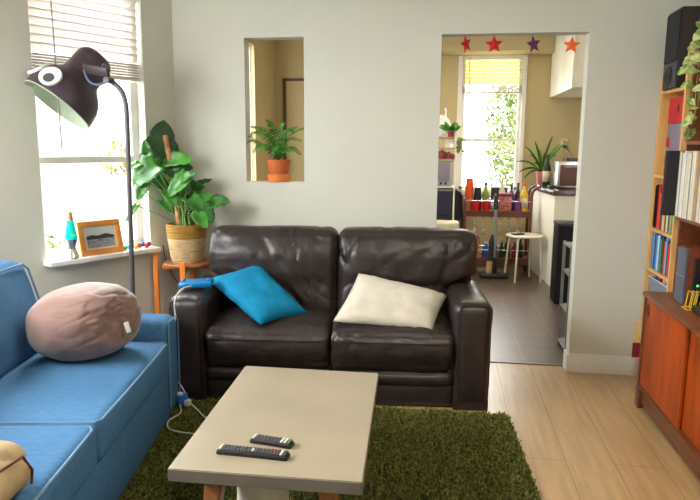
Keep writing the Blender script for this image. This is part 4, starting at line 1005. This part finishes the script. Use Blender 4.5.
# ================================================================= KITCHEN
# half wall with counter
PA = R(4.5); PT0 = Matrix.Translation(V((1.172, 7.05, 0))) @ Matrix.Rotation(PA, 4, 'Z')
t = thing('kitchen_counter', 'cream kitchen peninsula with a dark brown worktop', 'counter')
mb = MB(); mb.b2((.0, .0, 0), (.10, 1.17, .985), bev=.003); mb.build('side_panel', M['panel'], t)
mb = MB(); mb.b2((.10, .0, 0), (.72, 1.13, .985)); mb.build('cabinet', M['panel'], t, smooth=False)
mb = MB(); mb.b2((-.025, -.03, .985), (.72, 1.12, 1.038), bev=.006); mb.build('worktop', M['counter'], t)
t.location = PT0.translation; t.rotation_euler = (0, 0, PA)
# wall cabinet
t = thing('wall_cabinet', 'white kitchen wall cabinet hanging at the right above the peninsula', 'cabinet', (1.4, 7.0, 2.08))
mb = MB(); mb.b2((1.245, 6.80, 2.085), (1.98, 7.94, 2.90), bev=.002); mb.b2((1.245, 7.94, 2.085), (1.98, 8.295, 2.60)); mb.build('carcass', M['panel'], t)
mb = MB(); mb.b2((1.225, 6.79, 2.075), (1.245, 7.36, 2.895), bev=.003); mb.build('door', M['cabinet'], t)
mb = MB(); mb.b2((1.225, 7.365, 2.075), (1.245, 7.94, 2.895), bev=.003); mb.build('door', M['cabinet'], t)
# waste bin and grey rack by the doorway
t = thing('waste_bin', 'tall black kitchen bin in front of the peninsula end', 'bin', (1.3, 6.4, 0))
mb = MB(); mb.b2((1.085, 6.22, .0), (1.42, 6.50, .75), bev=.015); mb.build('body', M['blackmatte'], t)
mb = MB(); mb.b2((1.08, 6.21, .75), (1.425, 6.51, .785), bev=.01); mb.build('lid', M['black'], t)
t = thing('metal_shelf', 'low grey metal shelf just behind the right doorway jamb', 'shelf', (1.05, 4.8, 0))
for x, y in ((.905, 4.62), (.905, 4.90), (1.25, 4.62), (1.25, 4.90)):
    mb = MB(); mb.box((x, y, .405), (.020, .020, .81), bev=.003); mb.build('post', M['greymetal'], t)
for z in (.06, .33, .60, .80):
    mb = MB(); mb.b2((.895, 4.61, z-.012), (1.26, 4.91, z), bev=.002); mb.build('shelf', M['greymetal'], t)
# stool
t = thing('stool', 'round white four-legged stool on the kitchen floor', 'stool', (.915, 7.36, 0))
SC = V((.915, 7.36, 0))
mb = MB(); mb.lathe([(0, .498), (.195, .498), (.203, .504), (.203, .514), (.195, .520), (0, .520)], SC, seg=40); mb.build('seat', M['offwhite'], t)
for a in (-118, -28, 62, 152):
    d = V((math.cos(R(a)), math.sin(R(a)), 0)); mb = MB()
    mb.tube([SC+V((0, 0, .489)), SC+d*.12+V((0, 0, .489))]+bez(SC+d*.14+V((0, 0, .489)), SC+d*.17+V((0, 0, .489)), SC+d*.178+V((0, 0, .47)), SC+d*.182+V((0, 0, .43)), 6)+[SC+d*.215+V((0, 0, .0))], .0115, 10); mb.build('leg', M['offwhite'], t)
t = thing('phone', 'small black object lying on the white stool', 'phone', (.83, 7.30, .521))
mb = MB(); mb.box((.835, 7.30, .529), (.07, .14, .016), bev=.005, rot=Matrix.Rotation(R(-55), 3, 'Z')); mb.build('body', M['black'], t)

# bar cart
t = thing('bar_cart', 'dark wooden bar cart with metal rail below the kitchen window', 'cart', (.63, 7.7, 0))
CW = M['cartwood']
for x in (.255, 1.0):
    for y in (7.56, 7.86):
        mb = MB(); mb.box((x, y, (.85 if x < .5 else .90)/2+.02), (.032, .032, .85 if x < .5 else .90), bev=.004); mb.build('post', CW, t)
for z in (.758, .205):
    mb = MB(); mb.b2((.24, 7.545, z-.07), (1.015, 7.565, z), bev=.002); mb.b2((.24, 7.855, z-.07), (1.015, 7.875, z), bev=.002); mb.b2((.24, 7.565, z-.07), (.258, 7.855, z)); mb.b2((.997, 7.565, z-.07), (1.015, 7.855, z)); mb.b2((.25, 7.56, z-.03), (1.0, 7.86, z-.012)); mb.build('tray', CW, t, smooth=False)
for y in (7.548, 7.872):
    for x0, x1, z in ((.255, 1.0, .872), (.255, 1.0, .30)):
        mb = MB(); mb.tube([(x0, y, z), (x1, y, z)], .006, 8); mb.build('rail', M['silver'], t)
for y in (7.56, 7.86):
    mb = MB(); pts = bez((1.0, y, .90), (1.0, y, .99), (1.02, y, 1.03), (1.10, y, 1.045), 12)
    mb.tube(pts, .016, 8); mb.build('handle', CW, t)
mb = MB(); mb.tube([(1.10, 7.56, 1.045), (1.10, 7.86, 1.045)], .013, 10); mb.build('handle_bar', M['silver'], t)
for x in (.255, 1.0):
    for y in (7.56, 7.86):
        T = frame((x, y, .022), (1, 0, 0), (0, 1, 0)); mb = MB(); mb.lathe([(.0, -.012), (.020, -.012), (.022, 0), (.020, .012), (0, .012)], T=T, seg=16); mb.build('wheel', M['black'], t)
mb = MB()
for k in range(6): mb.b2((.36+.1*k, 7.58, .66), (.368+.1*k, 7.84, .668))
mb.build('glass_hanger', M['silver'], t, smooth=False)
TZ = .7465
def cupstack(label, x, y, mt, r_, h, n, name='cup'):
    for k in range(n):
        c = thing(name, label+(', topmost of its stack' if k == n-1 else ', bottom of its stack' if k == 0 else ', %s from the bottom' % 'first second third fourth fifth sixth seventh eighth ninth tenth eleventh twelfth thirteenth'.split()[k]), 'cup', (x, y, TZ+k*h*.16), group=label+' stack')
        mb = MB(); mb.lathe([(r_, 0), (r_*.78, h), (0, h), (0, h-.003), (r_*.75, h-.003), (r_*.97, 0)], (x, y, TZ+k*h*.16), seg=24, closed=True); mb.build('body', M[mt if (k > 5 or mt != 'orange') else 'tan'], c)
        mb = MB(); mb.lathe([(r_*.98, -.0), (r_*1.05, .0), (r_*1.05, .005), (r_*.98, .005)], (x, y, TZ+k*h*.16), seg=24, closed=True); mb.build('rim', M[mt], c)
cupstack('upturned cup in the orange and tan stack on the bar cart', .30, 7.70, 'orange', .050, .13, 13)
cupstack('black upturned cup on the bar cart', .395, 7.68, 'black', .047, .12, 9)
def bowl(label, x, y):
    c = thing('bowl', label, 'bowl', (x, y, TZ), group='red bowls on the bar cart')
    mb = MB(); mb.lathe([(0, 0), (.040, 0), (.052, .05), (.058, .118), (.054, .118), (.047, .05), (.036, .008), (0, .008)], (x, y, TZ), seg=28); mb.build('body', M['red'], c)
    mb = MB(); mb.lathe([(.054, .116), (.061, .116), (.061, .124), (.054, .124)], (x, y, TZ), seg=28, closed=True); mb.build('rim', M['redpaper'], c)
bowl('red bowl on the bar cart, below the orange cups', .372, 7.60); bowl('red bowl on the bar cart, right beside the other red bowl', .492, 7.60)
def bottle(label, x, y, z, r_, h, mt, capm, labm=None, neck=.35, name='bottle', group=None):
    c = thing(name, label, 'bottle', (x, y, z), group=group)
    nr = r_*neck
    mb = MB(); mb.lathe([(0, 0), (r_*.95, 0), (r_, .006), (r_, h*.55), (r_*.9, h*.62), (nr*1.2, h*.74), (nr, h*.80), (nr, h*.93), (0, h*.93)], (x, y, z), seg=24); mb.build('glass_body', M[mt], c)
    mb = MB(); mb.lathe([(nr*1.2, h*.90), (nr*1.2, h), (0, h)], (x, y, z), seg=18); mb.build('cap', M[capm], c)
    if labm:
        mb = MB(); mb.lathe([(r_*1.015, h*.15), (r_*1.015, h*.48)], (x, y, z), seg=24); mb.bm.faces.ensure_lookup_table()
        bmesh.ops.delete(mb.bm, geom=[fc for fc in mb.bm.faces if len(fc.verts) > 4], context='FACES'); lo = mb.build('paper_label', M[labm], c); lo.modifiers.new('thickness', 'SOLIDIFY').thickness = .001
    return c
bottle('lime green bottle with dark cap on the bar cart', .49, 7.72, TZ, .042, .33, 'lime', 'darkgreen')
bottle('tall pale bottle with yellow neck behind the red tin', .685, 7.78, TZ, .038, .38, 'cream', 'yellow')
bottle('dark purple bottle behind the red tin on the bar cart', .79, 7.74, TZ, .040, .31, 'violet', 'charcoal')
bottle('dark bottle with brown cap beside the yellow bottle', .868, 7.78, TZ, .036, .33, 'navy', 'brown')
bottle('yellow bottle with orange cap at the right end of the bar cart', .925, 7.68, TZ, .052, .33, 'yellow', 'orange', 'cream')
bottle('clear squat bottle with dark cap on the bar cart', .60, 7.74, TZ, .045, .20, 'grey', 'black', 'white2')
bottle('short purple bottle at the front of the bar cart', .86, 7.62, TZ, .035, .20, 'purple', 'black')
t = thing('gift_tin', 'red patterned tin on the bar cart behind the vacuum cleaner', 'tin', (.71, 7.64, TZ))
mb = MB(); mb.b2((.645, 7.60, TZ), (.785, 7.70, TZ+.205), bev=.006); mb.build('body', mat('red_pattern', (.30, .01, .03), .4, color2=(.55, .25, .2), vscale=40), t)
mb = MB(); mb.b2((.641, 7.596, TZ+.175), (.789, 7.704, TZ+.215), bev=.005); mb.build('lid', M['maroon'], t)
t = thing('storage_tin', 'black box tin standing behind the red tin on the bar cart', 'tin', (.65, 7.8, TZ))
mb = MB(); mb.b2((.56, 7.815, TZ), (.75, 7.85, TZ+.26), bev=.006); mb.build('body', M['black'], t)
mb = MB(); mb.b2((.557, 7.812, TZ+.25), (.753, 7.853, TZ+.27), bev=.004); mb.build('lid', M['charcoal'], t)
for i, (x, lab) in enumerate(((.36, 'leftmost'), (.46, 'second from the left'), (.66, 'third from the left'), (.76, 'fourth from the left'), (.86, 'rightmost'))):
    c = thing('wine_glass', 'wine glass hanging upside down under the bar cart tray, '+lab, 'glass', (x+.01, 7.62, .655), group='hanging wine glasses')
    mb = MB(); mb.lathe([(.034, .0), (.034, .004), (.006, .006), (.004, .02), (.004, .08), (.012, .095), (.034, .13), (.037, .165), (.030, .20)], T=Matrix.Translation(V((x+.01, 7.62, .668))) @ Matrix.Rotation(math.pi, 4, 'X'), seg=20)
    mb.build('glass_body', M['clearglass'], c)
LZ = .1935
t = thing('wooden_crate', 'small orange-brown wooden crate on the lower tray of the bar cart', 'crate', (.37, 7.66, LZ))
mb = MB(); 
for k in range(4): mb.b2((.30, 7.60, LZ+.065*k), (.44, 7.612, LZ+.065*k+.05)); mb.b2((.30, 7.73, LZ+.065*k), (.44, 7.742, LZ+.065*k+.05)); mb.b2((.30, 7.612, LZ+.065*k), (.312, 7.73, LZ+.065*k+.05)); mb.b2((.428, 7.612, LZ+.065*k), (.44, 7.73, LZ+.065*k+.05))
mb.build('slats', M['legwood'], t, smooth=False)
mb = MB()
for x in (.318, .422):
    for y in (7.618, 7.724): mb.box((x, y, LZ+.125), (.012, .012, .25))
mb.build('corner_posts', M['brown'], t, smooth=False)
bottle('blue bottle on the lower tray of the bar cart', .52, 7.70, LZ, .045, .18, 'blue2', 'white2')
for i, (x, y, mt, h) in enumerate(((.62, 7.72, 'violet', .22), (.70, 7.68, 'darkgreen', .20), (.77, 7.74, 'charcoal', .24), (.85, 7.68, 'maroon', .20), (.92, 7.73, 'darkgreen', .23))):
    bottle({0: 'violet', 1: 'short dark green', 2: 'charcoal', 3: 'maroon', 4: 'tall dark green'}[i]+' bottle on the lower tray of the bar cart', x, y, LZ, .036, h, mt, 'silver' if i % 2 else 'black', group='bottles on the lower tray')
# vacuum cleaner
t = thing('stick_vacuum', 'grey stick vacuum cleaner standing in front of the bar cart', 'vacuum cleaner', (.61, 7.44, 0))
mb = MB(); mb.tube([(.605, 7.40, .16), (.592, 7.42, .80)], .017, 14); mb.build('tube', M['greymetal'], t)
mb = MB(); mb.tube([(.593, 7.42, .79), (.589, 7.42, .90)], [.026, .024], 12); mb.tube(spline([(.589, 7.42, .88), (.588, 7.40, .935), (.588, 7.44, .95), (.589, 7.47, .90)], 5), .012, 8); mb.build('handle', M['black'], t)
mb = MB(); mb.tube([(.603, 7.40, .05), (.605, 7.40, .24)], [.03, .028], 12); mb.tube([(.555, 7.42, .20), (.565, 7.42, .42), (.572, 7.42, .50)], [.030, .034, .015], 14); mb.build('motor_unit', M['black'], t)
mb = MB(); mb.lathe([(0, 0), (.036, 0), (.038, .01), (.038, .13), (.034, .14), (0, .14)], (.548, 7.40, .052), seg=24); mb.build('dust_canister', M['tan'], t)
mb = MB(); mb.b2((.44, 7.34, .002), (.76, 7.48, .055), bev=.02); mb.build('floor_head', M['black'], t)

# left: storage rack
t = thing('storage_rack', 'narrow cream metal rack at the left of the kitchen window', 'rack', (-.15, 7.55, 0))
for x in (-.45, .118):
    for y in (7.40, 7.72):
        mb = MB(); mb.box((x, y, .80), (.016, .016, 1.60), bev=.003); mb.build('post', M['offwhite'], t)
for z in (1.598, 1.476, 1.352, 1.040, .56):
    mb = MB(); mb.b2((-.455, 7.395, z-.016), (.125, 7.725, z), bev=.002); mb.build('shelf', M['tan'] if z > 1.3 else M['offwhite'], t)
t = thing('potted_plant', 'small green plant in a maroon pot on top of the cream rack', 'plant', (.06, 7.5, 1.599))
mb = MB(); mb.lathe([(0, 0), (.034, 0), (.045, .062), (.040, .062), (0, .055)], (.062, 7.48, 1.599), seg=24); mb.build('pot', M['maroon'], t)
rnd = random.Random(8)
for k in range(26):
    a = rnd.uniform(0, 6.28); e = rnd.uniform(.3, 1.4); d = V((math.cos(a)*math.cos(e), math.sin(a)*math.cos(e), math.sin(e)))
    b = V((.062, 7.48, 1.655)); L = rnd.uniform(.05, .12)
    mb = MB(); leaf_mesh(mb, b+d*L*.5-V((.03*(k % 3 == 0), 0, 0)), b+d*(L+.03)-V((.05*(k % 3 == 0), 0, 0)), .036, k, split=False, n=6); lf = mb.build('leaf', M['leaf_light'] if k % 3 else M['leaf'], t)
t = thing('trailing_plant', 'yellow green trailing plant hanging from the side of the cream rack', 'plant', (.12, 7.42, 1.477))
mb = MB(); mb.lathe([(0, 0), (.03, 0), (.038, .05), (0, .05)], (.085, 7.45, 1.477), seg=20); mb.build('pot', M['white2'], t)
for k in range(22):
    mb = MB(); b = V((.12+rnd.uniform(0, .07), 7.40+rnd.uniform(-.03, .04), 1.42+rnd.uniform(0, .17))); d = V((rnd.uniform(-.3, 1), rnd.uniform(-1, .2), rnd.uniform(-1, .2))).normalized()
    leaf_mesh(mb, b, b+d*.05, .032, k, split=False, n=6); mb.build('leaf', M['bush'], t)
mb = MB(); mb.tube(spline([(.09, 7.45, 1.53), (.14, 7.41, 1.58), (.17, 7.39, 1.50), (.165, 7.39, 1.43)], 6), .003, 5); mb.build('vine', M['stem'], t)
t = thing('serving_plate', 'large white plate propped on top of the cream rack', 'plate', (-.09, 7.6, 1.599))
T = frame((-.07, 7.60, 1.725), (1, 0, 0), (0, -1, .2))
mb = MB(); mb.lathe([(0, 0), (.07, 0), (.125, .014), (.127, .018), (.07, .006), (0, .006)], T=T, seg=36); mb.build('dish', M['white'], t)
mb = MB(); mb.lathe([(.069, .0065), (.073, .0065), (.073, .009), (.069, .009)], T=T, seg=36, closed=True); mb.build('foot_ring', M['cream'], t)
bottle('white bottle beside the plate on top of the cream rack', -.005, 7.66, 1.599, .028, .33, 'white2', 'silver')
t = thing('white_canister', 'white box canister on the shelf under the green plant', 'canister', (.06, 7.5, 1.477))
mb = MB(); mb.b2((.0, 7.44, 1.477), (.11, 7.56, 1.557), bev=.006); mb.build('body', M['white2'], t); mb = MB(); mb.b2((-.003, 7.437, 1.557), (.113, 7.563, 1.573), bev=.004); mb.build('lid', M['white'], t)
for i, (x, mt, lab, r_) in enumerate(((-.03, 'maroon', 'maroon round pot', .05), (.045, 'pink', 'pink bowl', .04), (.09, 'maroon', 'small maroon pot', .03))):
    c = thing('pot', lab+' on the rack shelf above the microwave', 'pot', (x, 7.46+.07*(i == 1), 1.353), group='pots above the microwave')
    mb = MB(); mb.lathe([(0, 0), (r_*.7, 0), (r_, r_*.7), (r_*.8, r_*1.6), (r_*.72, r_*1.6), (0, r_*1.5)], (x, 7.46+.07*(i == 1), 1.353), seg=24); mb.build('body', M[mt], c)
    mb = MB(); mb.lathe([(r_*.82, r_*1.6), (r_*.3, r_*1.85), (r_*.12, r_*2.1), (0, r_*2.15)], (x, 7.46+.07*(i == 1), 1.353), seg=20); mb.build('lid', M['tan'], c)
t = thing('microwave', 'grey microwave with a row of small buttons on the cream rack', 'microwave', (-.15, 7.5, 1.041))
mb = MB(); mb.b2((-.40, 7.41, 1.041), (.09, 7.70, 1.325), bev=.01); mb.build('body', M['mwgrey'], t)
mb = MB(); mb.b2((-.39, 7.402, 1.10), (.06, 7.41, 1.315), bev=.004); mb.build('door', M['lilac'], t)
for k in range(5):
    mb = MB(); mb.box((-.20+.055*k, 7.404, 1.075), (.028, .012, .030), bev=.003); mb.build('button', M['violet'], t)
t = thing('dark_hamper', 'dark navy box standing on the cream shelf below the microwave', 'box', (-.15, 7.5, .57))
mb = MB(); mb.b2((-.40, 7.405, .70), (.095, 7.70, 1.0), bev=.02); mb.b2((-.38, 7.42, .561), (.08, 7.69, .70), bev=.005); mb.build('body', M['navy'], t)
mb = MB(); mb.b2((-.41, 7.398, .99), (.10, 7.70, 1.005), bev=.005); mb.build('lid', M['grey'], t)
t = thing('side_bench', 'cream bench in front of the cream rack, topped with pale cloth', 'bench', (-.1, 7.25, 0))
mb = MB(); soft_box(mb, (-.18, 7.24, .615), (.72, .22, .10), .03, n=12, wr=.006, ws=14); mb.build('cushion', M['cream'], t)
for x in (-.50, .13):
    for y in (7.16, 7.32):
        mb = MB(); mb.box((x, y, .2825), (.03, .03, .565), bev=.004); mb.build('leg', M['offwhite'], t)
t = thing('dining_chair', 'black chair with curved arm between rack and bar cart', 'chair', (.2, 7.95, 0))
mb = MB(); mb.tube(spline([(.14, 7.92, .95), (.17, 7.88, .955), (.205, 7.88, .93), (.215, 7.9, .85), (.225, 7.95, .70), (.235, 8.0, .46)], 6), .016, 8); mb.build('arm', M['black'], t)
mb = MB(); soft_box(mb, (.02, 8.02, .45), (.42, .40, .05), .02, n=8); mb.build('seat', M['black'], t)
mb = MB(); soft_box(mb, (.02, 8.215, .76), (.40, .03, .40), .014, n=8); mb.build('backrest', M['black'], t)
for x in (-.17, .21):
    for y in (7.84, 8.2):
        mb = MB(); mb.tube([(x, y, .43), (x, y, 0)], .013, 8); mb.build('leg', M['black'], t)
    mb = MB(); mb.tube([(x*.97, 8.2, .44), (x*.97, 8.215, .62)], .012, 8); mb.build('back_frame', M['black'], t)

# on the counter
CZ = 1.0385
t = thing('spider_plant', 'spiky long-leaved plant in a pale pot on the kitchen peninsula', 'plant', (1.145, 8.02, CZ))
PP = V((1.150, 7.98, CZ))
mb = MB(); mb.lathe([(0, 0), (.045, 0), (.058, .15), (.062, .15), (.062, .165), (.054, .165), (0, .155)], PP, seg=28); mb.build('pot', M['pink'], t)
rnd = random.Random(2)
spk = [(-.30, -.05, .12), (-.27, -.15, .0), (-.22, -.1, .30), (-.10, -.05, .36), (-.03, .02, .26), (.10, -.05, .42), (.20, 0, .33), (-.22, -.2, -.07), (.02, -.15, .24), (-.15, -.1, .2), (.15, -.1, .2), (-.12, -.2, .10), (.28, -.05, .36)]
for k, s_ in enumerate(spk):
    b = PP+V((0, 0, .16)); e = b+V(s_); n = 8; mb = MB(); rows = []
    sd = (e-b).cross(V((0, -1, .2))).normalized()
    for i in range(n+1):
        t_ = i/n; w_ = .013*math.sin(math.pi*(.12+.88*(1-t_)*.9))+.0006
        p = b.lerp(e, t_)+V((0, 0, .10*t_*(1-t_)*2-.0*t_))
        rows.append((mb.bm.verts.new(p-sd*w_), mb.bm.verts.new(p+V((0, .003, -.003))), mb.bm.verts.new(p+sd*w_)))
    for i in range(n):
        for j in (0, 1): mb.bm.faces.new((rows[i][j], rows[i][j+1], rows[i+1][j+1], rows[i+1][j]))
    lf = mb.build('leaf', M['leaf'] if k % 2 else M['leaf_light'], t); lf.modifiers.new('thickness', 'SOLIDIFY').thickness = .001
bottle('dark green wine bottle with cream label on the kitchen peninsula', 1.185, 7.78, CZ, .045, .37, 'darkgreen', 'brown', 'cream', neck=.38)
t = thing('toaster_oven', 'stainless steel toaster oven on the dark worktop', 'toaster oven', (1.45, 7.5, CZ))
mb = MB(); mb.b2((1.235, 7.36, CZ+.015), (1.70, 7.66, CZ+.300), bev=.012); mb.build('body', M['steel'], t)
mb = MB(); mb.b2((1.262, 7.350, CZ+.035), (1.68, 7.36, CZ+.262), bev=.004); mb.build('door', M['brown'], t)
mb = MB(); mb.tube([(1.30, 7.325, CZ+.240), (1.66, 7.325, CZ+.240)], .008, 8); mb.tube([(1.31, 7.325, CZ+.240), (1.31, 7.355, CZ+.240)], .005, 6); mb.build('handle', M['silver'], t)
for x in (1.26, 1.67):
    for y in (7.38, 7.64):
        mb = MB(); mb.lathe([(.012, 0), (.014, .016)], (x, y, CZ), seg=12); mb.build('foot', M['black'], t)
t = thing('baking_tray', 'black tray lying on top of the toaster oven', 'tray', (1.5, 7.5, CZ+.301))
mb = MB(); mb.b2((1.33, 7.40, CZ+.301), (1.68, 7.63, CZ+.307)); mb.b2((1.33, 7.40, CZ+.307), (1.345, 7.63, CZ+.335)); mb.b2((1.665, 7.40, CZ+.307), (1.68, 7.63, CZ+.335)); mb.b2((1.33, 7.40, CZ+.307), (1.68, 7.412, CZ+.335)); mb.b2((1.33, 7.618, CZ+.307), (1.68, 7.63, CZ+.335)); mb.build('body', M['black'], t, smooth=False)
t = thing('cutting_board', 'dark low board on the worktop under the wine bottle', 'board', (1.195, 7.475, CZ))
mb = MB(); mb.b2((1.165, 7.42, CZ+.0), (1.225, 7.53, CZ+.03), bev=.004); mb.build('block', M['black'], t)
# lamp body added above the kitchen fill light, out of view
t = thing('added_ceiling_lamp', 'round white lamp added to the kitchen ceiling, out of view', 'lamp', (.1, 6.5, 2.9))
mb = MB(); mb.lathe([(0, -.05), (.15, -.045), (.18, -.02), (.18, 0)], (.1, 6.5, 2.9), seg=36); mb.build('diffuser', M['white'], t)
